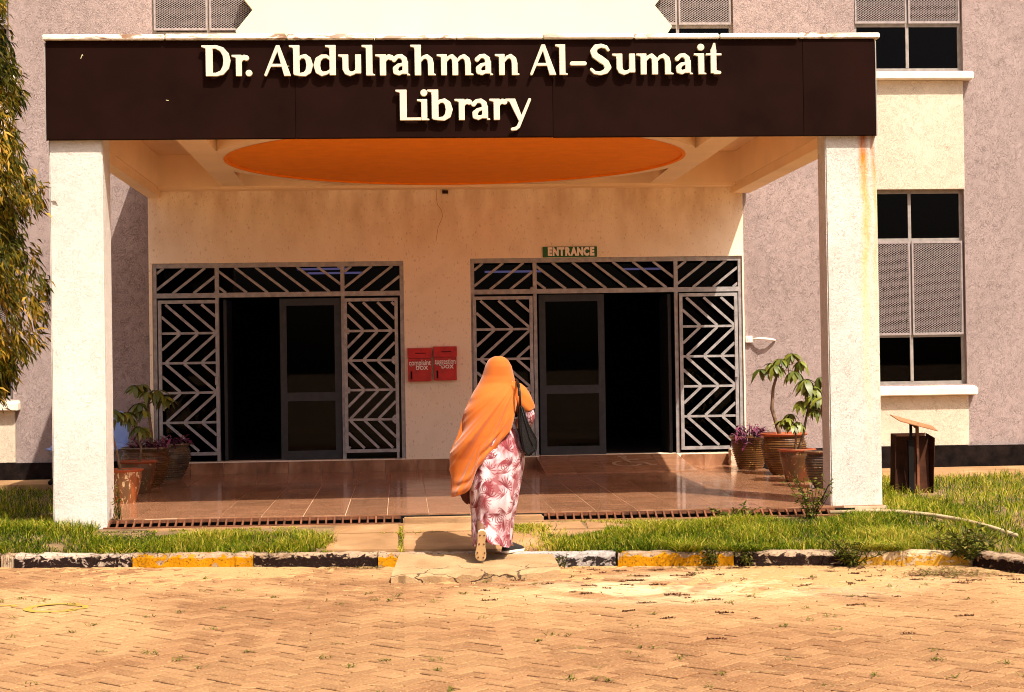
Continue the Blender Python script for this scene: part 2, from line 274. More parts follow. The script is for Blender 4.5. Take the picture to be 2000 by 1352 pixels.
# ------------------------------------------------------------------ mesh helpers
class MB:
    def __init__(s): s.v = []; s.f = []; s.uv = None
    def add(s, vs, fs):
        k = len(s.v); s.v += [tuple(v) for v in vs]; s.f += [tuple(i+k for i in f) for f in fs]; return s
    def box(s, x0, x1, y0, y1, z0, z1):
        return s.add([(x0,y0,z0),(x1,y0,z0),(x1,y1,z0),(x0,y1,z0),(x0,y0,z1),(x1,y0,z1),(x1,y1,z1),(x0,y1,z1)],
                     [(0,3,2,1),(4,5,6,7),(0,1,5,4),(1,2,6,5),(2,3,7,6),(3,0,4,7)])
    def cbox(s, x0, x1, y0, y1, z0, z1, c=.005):
        """box with chamfered upper edges and front"""
        a = [(x0,y0,z0),(x1,y0,z0),(x1,y1,z0),(x0,y1,z0)]; b = [(x,y,z1-c) for x,y,_ in a]
        d = [(x0+c,y0+c,z1),(x1-c,y0+c,z1),(x1-c,y1-c,z1),(x0+c,y1-c,z1)]
        fs = [(0,3,2,1),(8,9,10,11)]
        for i in range(4):
            j = (i+1) % 4; fs += [(i,j,4+j,4+i),(4+i,4+j,8+j,8+i)]
        return s.add(a+b+d, fs)
    def bar(s, p, q, w, d=None):
        """square bar lying in the X-Z plane from p to q"""
        p = Vector(p); q = Vector(q); d = d or w; ax = (q-p).normalized(); n = Vector((-ax.z, 0, ax.x))
        if n.length < 1e-6: n = Vector((1, 0, 0))
        n = n.normalized()*w/2; y = Vector((0, d/2, 0))
        if abs(ax.y) > .9: n = Vector((w/2, 0, 0)); y = Vector((0, 0, d/2))
        vs = [e+sn*n+sy*y for e in (p, q) for sn, sy in ((-1,-1),(1,-1),(1,1),(-1,1))]
        return s.add(vs, [(0,1,2,3),(7,6,5,4),(0,4,5,1),(1,5,6,2),(2,6,7,3),(3,7,4,0)])
    def tube(s, pts, r, n=8, cap=True):
        pts = [Vector(p) for p in pts]; m = len(pts); rs = r if isinstance(r, (list, tuple)) else [r]*m
        ref = Vector((0,0,1)); rings = []
        for i, p in enumerate(pts):
            ax = (pts[min(i+1,m-1)]-pts[max(i-1,0)]).normalized()
            if abs(ax.dot(ref)) > .95: ref = Vector((1,0,0)) if abs(ax.x) < .9 else Vector((0,1,0))
            u = ax.cross(ref).normalized(); w = ax.cross(u)
            rings.append([p+rs[i]*(math.cos(2*math.pi*k/n)*u+math.sin(2*math.pi*k/n)*w) for k in range(n)])
        vs = [v for rg in rings for v in rg]; fs = []
        for i in range(m-1):
            for k in range(n): fs.append((i*n+k, i*n+(k+1)%n, (i+1)*n+(k+1)%n, (i+1)*n+k))
        if cap: fs += [tuple(range(n))[::-1], tuple((m-1)*n+k for k in range(n))]
        return s.add(vs, fs)
    def lathe(s, prof, c=(0,0,0), n=28, ridge=None):
        vs = []; fs = []
        for i, (r, z) in enumerate(prof):
            for k in range(n):
                a = 2*math.pi*k/n; vs.append((c[0]+r*math.cos(a), c[1]+r*math.sin(a), c[2]+z))
        for i in range(len(prof)-1):
            for k in range(n): fs.append((i*n+k, i*n+(k+1)%n, (i+1)*n+(k+1)%n, (i+1)*n+k))
        return s.add(vs, fs)
    def prism(s, poly, y0, y1):
        """polygon in X-Z pulled along Y"""
        n = len(poly); vs = [(x,y0,z) for x,z in poly]+[(x,y1,z) for x,z in poly]
        return s.add(vs, [tuple(range(n)), tuple(range(2*n-1,n-1,-1))]+[(i,n+i,n+(i+1)%n,(i+1)%n) for i in range(n)])
    def mesh(s, name, off=(0,0,0)):
        me = bpy.data.meshes.new(name); me.from_pydata([(x-off[0],y-off[1],z-off[2]) for x,y,z in s.v], [], s.f)
        bm = bmesh.new(); bm.from_mesh(me); bmesh.ops.recalc_face_normals(bm, faces=bm.faces); bm.to_mesh(me); bm.free(); return me

def wpos(o):
    p = Vector((0,0,0))
    while o: p += o.location; o = o.parent
    return p
def link(name, me, parent=None, m=None, loc=None, smooth=False, kind=None):
    if m is not None and not me.materials: me.materials.append(M[m] if isinstance(m, str) else m)
    if smooth:
        for p in me.polygons: p.use_smooth = True
    o = bpy.data.objects.new(name, me); COL.objects.link(o)
    if parent: o.parent = parent
    if loc is not None: o.location = loc
    if kind: o['kind'] = kind
    return o
def part(name, mb, m, parent=None, smooth=False, bevel=0, kind=None):
    """world-space shape -> object under its thing"""
    off = wpos(parent) if parent else Vector((0,0,0))
    me = mb.mesh(name, off)
    if bevel:
        bm = bmesh.new(); bm.from_mesh(me); bmesh.ops.bevel(bm, geom=bm.edges[:], offset=bevel, segments=2, affect='EDGES', clamp_overlap=True); bm.to_mesh(me); bm.free()
    return link(name, me, parent, m, None, smooth, kind)
def tag(o, label, cat, group=None):
    o['label'] = label; o['category'] = cat
    if group: o['group'] = group
    return o
def thing(name, loc, label, cat, group=None):
    o = bpy.data.objects.new(name, None); COL.objects.link(o); o.location = loc; o.empty_display_size = .2; return tag(o, label, cat, group)
def structure(name, loc=(0,0,0)):
    o = bpy.data.objects.new(name, None); COL.objects.link(o); o.location = loc; o['kind'] = 'structure'; return o
def interp(x, xs, ys): return float(np.interp(x, xs, ys))

YW = 6.1                                     # front of the grey facade
def fz(y): return .2+.005*y                  # the porch floor falls a little towards the drain
def yk(x): return -1.40-.175*x               # front foot of the kerb
def gz(x, y):                                # garden ground
    k = yk(x)+.13
    if y <= k: return -.01
    return -.012+(.125+.012)*min(1, (y-k)/max(.3, -.25-k)) if y < -.25 else .125

# ------------------------------------------------------------------ library building
B = thing('library_building', (.66, YW, .14), 'library facade of grey rough plaster with cream bays and grilled windows', 'building')
def wall_grid(mb, x0, x1, z0, z1, y0, y1, holes):
    xs = sorted({x0, x1, *[h[i] for h in holes for i in (0, 1)]}); zs = sorted({z0, z1, *[h[i] for h in holes for i in (2, 3)]})
    xs = [x for x in xs if x0 <= x <= x1]; zs = [z for z in zs if z0 <= z <= z1]
    solid = lambda i, j: 0 <= i < len(xs)-1 and 0 <= j < len(zs)-1 and not any(h[0]-1e-6 <= xs[i] and xs[i+1] <= h[1]+1e-6 and h[2]-1e-6 <= zs[j] and zs[j+1] <= h[3]+1e-6 for h in holes)
    for i in range(len(xs)-1):
        for j in range(len(zs)-1):
            if not solid(i, j): continue
            a, b, c, d = xs[i], xs[i+1], zs[j], zs[j+1]
            mb.add([(a,y0,c),(b,y0,c),(b,y0,d),(a,y0,d)], [(0,1,2,3)])
            if not solid(i-1, j): mb.add([(a,y0,c),(a,y0,d),(a,y1,d),(a,y1,c)], [(0,1,2,3)])
            if not solid(i+1, j): mb.add([(b,y0,c),(b,y1,c),(b,y1,d),(b,y0,d)], [(0,1,2,3)])
            if not solid(i, j-1): mb.add([(a,y0,c),(a,y1,c),(b,y1,c),(b,y0,c)], [(0,1,2,3)])
            if not solid(i, j+1): mb.add([(a,y0,d),(b,y0,d),(b,y1,d),(a,y1,d)], [(0,1,2,3)])
WIN = [(5.98, 7.40, 1.22, 3.77), (5.98, 7.42, 5.33, 7.9), (-6.32, -4.89, 1.22, 3.77), (-6.32, -4.89, 5.33, 7.9), (-3.10, -1.0, 5.33, 7.9), (2.45, 4.38, 5.33, 7.9)]
bays = [(5.98, 7.40, .42, 1.075), (5.98, 7.40, 3.77, 5.195), (-6.32, -4.86, .42, 1.075), (-6.32, -4.86, 3.77, 5.195)]
porchhole = (-3.17, 4.45, .1, 3.9)
mb = MB(); wall_grid(mb, -13, 15, .1, 9.6, YW, YW+.25, WIN+[porchhole]); part('wall', mb, 'gray', B)
mb = MB(); mb.add([(-13,YW+.25,9.6),(15,YW+.25,9.6),(15,YW+9,9.6),(-13,YW+9,9.6)], [(0,1,2,3)]); part('roof', mb, 'cream_panel', B)
mb = MB(); mb.box(-13.05, -13, YW+.02, YW+9, .1, 9.6); mb.box(15, 15.05, YW+.02, YW+9, .1, 9.6); mb.box(-13, 15, YW+9, YW+9.1, .1, 9.6); part('outer_wall', mb, 'gray', B)
for b in bays:
    mb = MB(); mb.box(b[0], b[1], YW-.045, YW-.002, b[2], b[3]); part('cream_bay', mb, 'cream_rough', B, bevel=.006)
# cream smooth wall round the doors, butting the grey wall, 6 cm proud
DL = (-3.13, .05, .38, 2.91); DR = (.905, 4.43, .38, 2.93)
mb = MB(); wall_grid(mb, -3.17, 4.45, .23, 3.9, YW-.06, YW+.22, [DL, DR]); part('porch_wall', mb, 'cream', B)
mb = MB()                                              # black plinth either side of the porch
for x0, x1 in ((-13, -3.21), (4.5, 15)): mb = MB(); mb.box(x0, x1, YW-.07, YW-.003, .10, .415); part('plinth', mb, 'plinth', B, bevel=.008)
# upper cream panel with arrow-notched edges
zz = [(4.5, -1.35), (5.5, -1.80+.0), (5.84, -2.03), (6.11, -1.81), (6.30, -1.96), (6.62, -1.62), (7.3, -2.05), (7.9, -1.7), (9.6, -1.9)]
poly = [(x, z) for z, x in zz]+[(1.52-x, z+.05) for z, x in zz[::-1]]
mb = MB(); mb.prism(poly, YW-.16, YW-.004); part('cream_panel', mb, 'cream_panel', B)
# windows: frame > panes, mesh screens
def window(x0, x1, z0, z1, bars, screens, xm=None):
    xm = xm if xm is not None else (x0+x1)/2; y = YW+.075; w = .045
    mb = MB(); mb.box(x0, x0+w, y, y+.05, z0, z1); mb.box(x1-w, x1, y, y+.05, z0, z1); mb.box(x0+w, x1-w, y+.001, y+.049, z0, z0+w); mb.box(x0+w, x1-w, y+.001, y+.049, z1-w, z1)
    mb.box(xm-.02, xm+.02, y-.003, y+.047, z0+w, z1-w)
    for b in bars: mb.box(x0+w, x1-w, y+.002, y+.044, b-.02, b+.02)
    fr = part('window', mb, 'frame', B)
    zs = [z0]+list(bars)+[z1]
    for i in range(len(zs)-1):
        for a, b in ((x0+w, xm-.02), (xm+.02, x1-w)):
            mb = MB(); mb.box(a, b, y+.02, y+.026, zs[i]+.02, zs[i+1]-.02); part('pane', mb, 'glass', fr)
    for s0, s1 in screens:                              # expanded-metal burglar screen in front of the panes
        for a, b in ((x0+.02, xm-.012), (xm+.012, x1-.02)):
            mb = MB(); ys = y-.03
            mb.box(a, b, ys-.008, ys+.008, s0, s0+.03); mb.box(a, b, ys-.008, ys+.008, s1-.03, s1); mb.box(a, a+.022, ys-.007, ys+.007, s0+.03, s1-.03); mb.box(b-.022, b, ys-.007, ys+.007, s0+.03, s1-.03)
            for sg in (1, -1):
                step = .0235; slope = .55; L = (s1-s0)+(b-a)*slope; k = 0; t0 = s0-(b-a)*slope if sg > 0 else s0
                while t0+k*step < (s1 if sg > 0 else s1+(b-a)*slope):
                    c = t0+k*step; k += 1                 # z = c + sg*slope*(x-a)
                    xa, xb = a, b
                    za = c; zb = c+sg*slope*(b-a)
                    lo, hi = s0, s1
                    tt = [0., 1.]
                    if zb != za:
                        u0 = (lo-za)/(zb-za); u1 = (hi-za)/(zb-za)
                        if u0 > u1: u0, u1 = u1, u0
                        tt = [max(0, u0), min(1, u1)]
                    if tt[1]-tt[0] < .01: continue
                    p = (a+(b-a)*tt[0], ys+.002*sg, za+(zb-za)*tt[0]); q = (a+(b-a)*tt[1], ys+.002*sg, za+(zb-za)*tt[1])
                    mb.bar(p, q, .0056, .004)
            part('mesh_screen', mb, 'mesh', fr, kind='stuff')
    return fr
window(5.98, 7.40, 1.22, 3.77, (1.86, 3.12), [(1.87, 3.10)], 6.69)
window(-6.32, -4.89, 1.22, 3.77, (1.86, 3.12), [(1.87, 3.10)], -5.6)
window(5.98, 7.42, 5.33, 7.9, (5.94,), [(5.96, 7.88)], 6.70)
window(-6.32, -4.89, 5.33, 7.9, (5.94,), [(5.96, 7.88)], -5.6)
window(-3.10, -1.0, 5.33, 7.9, (5.86,), [(5.89, 7.88)], -2.39)
window(2.45, 4.38, 5.33, 7.9, (5.93,), [(5.95, 7.88)], 3.66)
for x0, x1, z0 in ((5.9, 7.49, 1.078), (5.9, 7.51, 5.198), (-6.4, -4.80, 1.078), (-6.4, -4.80, 5.198)):
    mb = MB(); mb.add([(x0,YW-.16,z0),(x1,YW-.16,z0),(x1,YW+.07,z0),(x0,YW+.07,z0),(x0,YW-.16,z0+.10),(x1,YW-.16,z0+.10),(x1,YW+.07,z0+.135),(x0,YW+.07,z0+.135)], [(0,3,2,1),(4,5,6,7),(0,1,5,4),(1,2,6,5),(2,3,7,6),(3,0,4,7)])
    part('window_sill', mb, 'sill', B, bevel=.012)
# dark interior
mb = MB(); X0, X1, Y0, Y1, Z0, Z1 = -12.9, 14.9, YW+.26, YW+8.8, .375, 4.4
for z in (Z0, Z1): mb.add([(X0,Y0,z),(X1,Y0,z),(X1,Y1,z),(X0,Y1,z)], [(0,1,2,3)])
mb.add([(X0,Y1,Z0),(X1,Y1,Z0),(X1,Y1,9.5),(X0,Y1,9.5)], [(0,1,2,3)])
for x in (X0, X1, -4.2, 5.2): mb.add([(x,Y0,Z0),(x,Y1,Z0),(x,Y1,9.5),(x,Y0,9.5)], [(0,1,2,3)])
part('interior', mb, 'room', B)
for x0, x1, y, z in ((-1.45, -.75, 8.6, 2.965), (-1.35, -.55, 9.4, 2.95), (1.25, 2.1, 9.2, 2.93), (3.35, 3.95, 9.6, 2.97), (6.2, 7.05, 9.0, 6.02)):
    mb = MB(); mb.tube([(x0,y,z),(x1,y,z)], .017, 6); part('tube_lamp', mb, 'tube', B)
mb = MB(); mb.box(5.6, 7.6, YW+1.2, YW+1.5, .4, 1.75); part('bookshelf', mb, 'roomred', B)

# door screens: steel frame > bars; swing gates > bars; glass doors
def clip(p, q, x0, x1, z0, z1):
    (xa, za), (xb, zb) = p, q; t0, t1 = 0., 1.
    for d, lo, hi, s in ((xb-xa, x0, x1, xa), (zb-za, z0, z1, za)):
        if abs(d) < 1e-9:
            if not lo <= s <= hi: return None
            continue
        a, b = (lo-s)/d, (hi-s)/d
        if a > b: a, b = b, a
        t0 = max(t0, a); t1 = min(t1, b)
    if t1-t0 < .02: return None
    return (xa+(xb-xa)*t0, za+(zb-za)*t0), (xa+(xb-xa)*t1, za+(zb-za)*t1)
def grille_frame(D, xa, xb):
    x0, x1, z0, z1 = D; y = YW-.01; t = 2.5
    mb = MB(); w = .05
    mb.box(x0, x0+w, y-.025, y+.03, z0, z1); mb.box(x1-w, x1, y-.025, y+.03, z0, z1)
    mb.box(x0+w, x1-w, y-.024, y+.029, z1-.06, z1); mb.box(x0+w, x1-w, y-.024, y+.029, t-.03, t+.03)
    for x in (xa, xb): mb.box(x-.025, x+.025, y-.026, y+.028, t+.03, z1-.06); mb.box(x-.022, x+.022, y-.02, y+.028, z0, t-.03)
    fr = part('door_grille', mb, 'grille', B)
    for s0, s1, sg in ((x0+w, xa-.025, 1), (xa+.025, xb-.025, -1), (xb+.025, x1-w, 1)):
        lo, hi = t+.03, z1-.06; h = hi-lo; run = h*1.28; k = -3
        while True:
            xs = s0-.06+k*.262; k += 1
            if xs > s1: break
            p, q = ((xs, lo), (xs+run, hi)) if sg > 0 else ((xs, hi), (xs+run, lo))
            c = clip(p, q, s0, s1, lo, hi)
            if c: mb = MB(); mb.bar((c[0][0], y+.003, c[0][1]), (c[1][0], y+.003, c[1][1]), .031, .024); part('bar', mb, 'grille', fr)
    return fr
def gate(x0, x1, z0, z1):
    y = YW-.05; w = .042; mb = MB()
    mb.box(x0, x0+w, y-.02, y+.02, z0, z1); mb.box(x1-w, x1, y-.02, y+.02, z0, z1); mb.box(x0+w, x1-w, y-.019, y+.019, z0, z0+w); mb.box(x0+w, x1-w, y-.019, y+.019, z1-w, z1)
    mb.box(x1-.035, x1-.004, y-.018, y+.018, .385, z0)
    g = part('gate', mb, 'grille', B)
    a, b, lo, hi = x0+w, x1-w, z0+w, z1-w; H = (hi-lo)/5; W_ = b-a
    for k in range(1, 5):
        mb = MB(); mb.bar((a, y, lo+k*H), (b, y, lo+k*H), .030, .0215); part('rail', mb, 'grille', g)
    sp = .215*W_/.66
    for k in range(5):
        top, bot = hi-k*H-.012, hi-(k+1)*H+.012; back = (k % 2 == 0)        # "\" first, then "/"
        for j in range(-3, 5):
            xe = .22+j*sp; xi = .06+(j-1)*sp
            xe, xi = xe*W_/.66, (xe-.39)*W_/.66
            p, q = ((a+xi, top), (a+xe, bot)) if back else ((a+xi, bot), (a+xe, top))
            c = clip(p, q, a, b, bot, top)
            if c: mb = MB(); mb.bar((c[0][0], y, c[0][1]), (c[1][0], y, c[1][1]), .033, .022); part('bar', mb, 'grille', g)
    mb = MB(); mb.box(x1-.05, x1-.01, y-.045, y-.021, 1.36, 1.46); part('latch', mb, 'grille', g)
    return g
def glassdoor(x0, x1, z0, z1, zm, handle):
    y = YW+.10; w = .085; mb = MB()
    mb.box(x0, x0+w, y-.02, y+.02, z0, z1); mb.box(x1-w, x1, y-.02, y+.02, z0, z1)
    for a, b in ((z0, z0+.11), (zm-.055, zm+.055), (z1-.09, z1)): mb.box(x0+w, x1-w, y-.019, y+.019, a, b)
    d = part('glass_door', mb, 'alu', B)
    for a, b in ((z0+.11, zm-.055), (zm+.055, z1-.09)):
        mb = MB(); mb.box(x0+w, x1-w, y-.003, y+.003, a, b); part('pane', mb, 'glass', d)
    mb = MB(); hx = x1-.05 if handle > 0 else x0+.05; mb.box(hx-.03, hx+.03, y-.045, y-.021, zm+.28, zm+.46); part('handle', mb, 'alu', d)
    return d
grille_frame(DL, -2.32, -.73); grille_frame(DR, 1.735, 3.565)
gate(-3.06, -2.30, .47, 2.44); gate(-.72, -.03, .47, 2.44); gate(.93, 1.70, .45, 2.44); gate(3.60, 4.36, .43, 2.45)
glassdoor(-1.54, -.76, .39, 2.45, 1.19, -1); glassdoor(1.79, 2.64, .385, 2.46, 1.23, 1)
for x0, x1 in ((-3.08, -2.33), (-.70, 0.0), (.95, 1.70), (3.60, 4.38)):
    mb = MB(); mb.box(x0, x1, YW+.10, YW+.106, .39, 2.46); part('side_pane', mb, 'glass', B)
for x0, x1 in ((-3.08, 0.0), (.955, 4.38)):
    mb = MB(); mb.box(x0, x1, YW+.10, YW+.106, 2.53, 2.85); part('transom_pane', mb, 'glass', B)
for i in range(2):                                      # edge of the open leaf folded back inside
    x = (-2.24, 3.50)[i]; mb = MB(); mb.box(x-.02, x+.02, YW+.14, YW+.85, .39, 2.45); part('open_leaf', mb, 'alu', B)
# threshold under the doors
mb = MB(); mb.box(-3.12, .04, YW-.055, YW+.24, .24, .383); mb.box(.91, 4.42, YW-.055, YW+.24, .24, .383); part('threshold', mb, 'cream', B)

mb = MB(); cp = [(.49,3.80),(.485,3.70),(.50,3.62),(.55,3.55),(.56,3.47),(.53,3.40),(.50,3.33),(.47,3.15)]
for (xa, za), (xb, zb) in zip(cp[:-1], cp[1:]): mb.bar((xa,YW-.0605,za),(xb,YW-.0605,zb), .0045, .0025)
part('wall_crack', mb, simple('dirty_crack', (.34, .16, .055), .9), B)

# ------------------------------------------------------------------ porch floor: tiles, riser, ramp
PF = structure('porch_floor')
mb = MB()
fe = lambda x: .03-.035*(x-.66)                         # front edge of the floor slab
mb.add([(-3.2,fe(-3.2)+.004,fz(0)-.006),(4.5,fe(4.5)+.004,fz(0)-.006),(4.5,YW-.07,fz(YW)-.006),(-3.2,YW-.07,fz(YW)-.006),(-3.2,fe(-3.2)+.004,-.05),(4.5,fe(4.5)+.004,-.05)], [(0,1,2,3),(4,5,1,0)])
part('floor_slab', mb, 'grout', PF)
tw, td = .386, .62; nx = 20
for i in range(nx):
    x0 = -3.23+i*tw; x1 = min(x0+tw-.006, 4.5); off = (i % 3)*.21
    y = -.9+off
    while y < YW-.07:
        a = max(y, fe((x0+x1)/2)); b = min(y+td-.006, YW-.075); y += td
        if b-a < .03: continue
        fa = a <= fe((x0+x1)/2)+1e-6
        ya0, ya1 = (fe(x0), fe(x1)) if fa else (a, a)
        m2 = MB(); c = ((x0+x1)/2, (a+b)/2)
        m2.add([(x0,ya0,fz(ya0)-.012),(x1,ya1,fz(ya1)-.012),(x1,b,fz(b)-.012),(x0,b,fz(b)-.012),(x0,ya0,fz(ya0)),(x1,ya1,fz(ya1)),(x1,b,fz(b)),(x0,b,fz(b))], [(0,3,2,1),(4,5,6,7),(0,1,5,4),(1,2,6,5),(2,3,7,6),(3,0,4,7)])
        me = m2.mesh('tile', (c[0], c[1], 0)); link('tile', me, PF, 'tile', (c[0], c[1], 0))
rb = fz(YW)
for i in range(22):                                     # riser tiles along the wall foot
    x0 = -3.08+i*.41; x1 = min(x0+.404, 4.44)
    if x0 > 4.3: break
    if x0 > 1.72 and x1 < 3.60: continue
    xx = []
    if x0 < 1.72 < x1: x1 = 1.72
    if x0 < 3.60 < x1: x0 = 3.60
    m2 = MB(); m2.box(x0, x1, YW-.085, YW-.061, rb-.004, .372); c = ((x0+x1)/2, YW-.07, .3)
    link('riser_tile', m2.mesh('riser_tile', c), PF, 'tile', c)
yr = YW-1.2                                             # wheelchair ramp at the right doorway
m2 = MB(); m2.add([(1.74,yr-.02,fz(yr)+.001),(3.62,yr-.02,fz(yr)+.001),(3.54,YW-.05,.376),(1.72,YW-.05,.376),(1.72,YW-.05,rb),(3.60,YW-.05,rb)], [(0,1,2,3),(0,3,4),(1,5,2)]); part('ramp_body', m2, 'tile', PF)
zr = lambda y: fz(yr)+.004+(.379-fz(yr)-.004)*(y-yr)/(YW-.05-yr)
for j in range(3):
    for i in range(5):
        x0 = 1.76+i*.362; x1 = x0+.356; a = yr+j*.385; b = min(a+.378, YW-.055)
        m2 = MB(); q = lambda x, y, k: (x-.02*(y-yr)*(x-1.7)/1.9, y, zr(y)+k)
        m2.add([q(x0,a,-.003),q(x1,a,-.003),q(x1,b,-.003),q(x0,b,-.003),q(x0,a,.005),q(x1,a,.005),q(x1,b,.005),q(x0,b,.005)], [(0,3,2,1),(4,5,6,7),(0,1,5,4),(1,2,6,5),(2,3,7,6),(3,0,4,7)])
        c = ((x0+x1)/2, a, zr(a)); link('ramp_tile', m2.mesh('ramp_tile', c), PF, 'tile', c)
# wheelchair symbol painted on the ramp
m2 = MB()
def flat_stroke(mb, pts, w, zf):
    pts = [Vector((*p, 0)) for p in pts]; L = []; Rr = []
    for i, p in enumerate(pts):
        d = (pts[min(i+1,len(pts)-1)]-pts[max(i-1,0)]).normalized(); n = Vector((-d.y, d.x, 0))*w/2; L.append(p+n); Rr.append(p-n)
    vs = [(v.x, v.y, zf(v.x, v.y)) for v in L+Rr]; k = len(pts); mb.add(vs, [(i, i+1, k+i+1, k+i) for i in range(k-1)])
zs = lambda x, y: zr(y)+.0085
sx, sy = 2.83, yr+.52
flat_stroke(m2, [(sx-.02+.17*math.cos(a), sy+.17*math.sin(a)) for a in np.linspace(1.9, 6.0, 18)], .05, zs)
flat_stroke(m2, [(sx-.02, sy+.42), (sx, sy+.18), (sx+.03, sy+.08), (sx+.2, sy+.06), (sx+.27, sy-.12), (sx+.33, sy-.1)], .06, zs)
flat_stroke(m2, [(sx-.02+.04*math.cos(a), sy+.47+.04*math.sin(a)) for a in np.linspace(0, 6.3, 12)], .05, zs)
flat_stroke(m2, [(sx, sy+.26), (sx+.16, sy+.26)], .04, zs)
part('wheelchair_symbol', m2, simple('tan_symbol_paint', (.30, .17, .09), .7), PF)

# ------------------------------------------------------------------ porch canopy
PC = thing('porch_canopy', (.66, 0, .2), 'cream porch canopy with round orange ceiling recess on two square white columns', 'canopy')
def column(x0, x1, d, z0, z1, m):
    mb = MB(); n = 24; k = .0
    mb.box(x0, x1, 0, d, z0, z1); return part('column', mb, m, PC, bevel=.012)
c1 = column(-3.17, -2.69, .42, .05, 3.72, 'column'); c1['label'] = 'clean white column'
c2 = column(4.00, 4.49, .30, .05, 3.72, 'column_rust'); c2['label'] = 'column with rust streak'
mb = MB(); mb.box(-3.17, 4.50, 0.002, .34, 3.722, 4.545); part('fascia_beam', mb, 'soffit', PC)
for x0, x1 in ((-3.17, -3.01), (4.31, 4.55)):
    mb = MB(); mb.box(x0, x1, .341, YW-.062, 3.742, 4.535); part('side_beam', mb, 'soffit', PC, bevel=.006)
mb = MB(); mb.box(-3.009, 4.309, 5.76, YW-.062, 3.82, 4.53); part('back_beam', mb, 'soffit', PC, bevel=.005)
# soffit plate with the round hole, four spandrel recesses and two side coffers
CX, CY, RC, R2 = .64, 3.2, 2.52, 2.70
def loop2d(c, pts):
    sp = c.splines.new('POLY'); sp.points.add(len(pts)-1); sp.use_cyclic_u = True
    for p, (x, y) in zip(sp.points, pts): p.co = (x, y, 0, 1)
cu = bpy.data.curves.new('soffit', 'CURVE'); cu.dimensions = '2D'; cu.fill_mode = 'BOTH'; cu.extrude = .2
loop2d(cu, [(-3.009, .342), (4.309, .342), (4.309, 5.759), (-3.009, 5.759)])
loop2d(cu, [(CX+RC*math.cos(a), CY+RC*math.sin(a)) for a in np.linspace(0, 2*math.pi, 120, endpoint=False)])
h = 2.56
for sx_ in (-1, 1):
    for sy_ in (-1, 1):
        a0 = math.asin(min(1, (h-.02)/R2)) if False else math.acos(h/R2)
        arc = [(CX+sx_*R2*math.cos(a), CY+sy_*min(R2*math.sin(a), h)) for a in np.linspace(a0+.02, math.pi/2-a0-.02, 20)]
        loop2d(cu, arc+[(CX+sx_*(h-.18), CY+sy_*(h-.03)), (CX+sx_*(h), CY+sy_*(h-.03))][1:])
for x0, x1 in ((-3.0, -2.20), (3.48, 4.30)): loop2d(cu, [(x0+.003, .42), (x1, .42), (x1, 5.752), (x0+.003, 5.752)])
ob = bpy.data.objects.new('tmp', cu); COL.objects.link(ob); dg = bpy.context.evaluated_depsgraph_get(); me = bpy.data.meshes.new_from_object(ob.evaluated_get(dg)); bpy.data.objects.remove(ob)
me.name = 'soffit'; me.materials.clear(); o = link('soffit', me, PC, 'soffit'); o.location = (-.66, 0, 4.05-.2)
mb = MB(); mb.lathe([(RC+.03, 3.846), (RC-.006, 3.846), (RC-.006, 3.866), (0.001, 3.866)], (CX, CY, 0), 96); part('orange_recess', mb, 'orange', PC)
mb = MB(); mb.box(-3.168, 4.548, .342, YW-.063, 4.252, 4.528); part('roof_slab', mb, 'soffit', PC)
# coping stones along the top edge
xs = [-3.2, -2.1, -1.0, -.2, .55, 1.35, 2.2, 3.0, 3.75, 4.52]
for i in range(len(xs)-1):
    mb = MB(); dz = random.uniform(-.006, .006); mb.box(xs[i]+.003, xs[i+1]-.003, -.10+random.uniform(-.012,.012), .40, 4.566, 4.617+dz); part('coping_stone', mb, 'coping', PC, bevel=.009)
mb = MB(); mb.tube([(-2.28,1.5,4.25),(-2.28,1.5,3.90)], .012, 8)
for k in range(6): a = k*1.05; mb.tube([(-2.28,1.5,3.93),(-2.28+.05*math.cos(a),1.5+.05*math.sin(a),3.96)], .006, 5)
mb.lathe([(.0,3.87),(.055,3.88),(.06,3.90),(.0,3.915)], (-2.28,1.5,0), 14); part('sprinkler_head', mb, 'rust', PC)
mb = MB(); mb.box(.56, .635, YW-.10, YW-.061, 3.765, 3.805); mb.lathe([(.012,0),(.012,.02)], (.6,YW-.11,3.775), 8); part('anchor_plate', mb, 'darkrust', B)

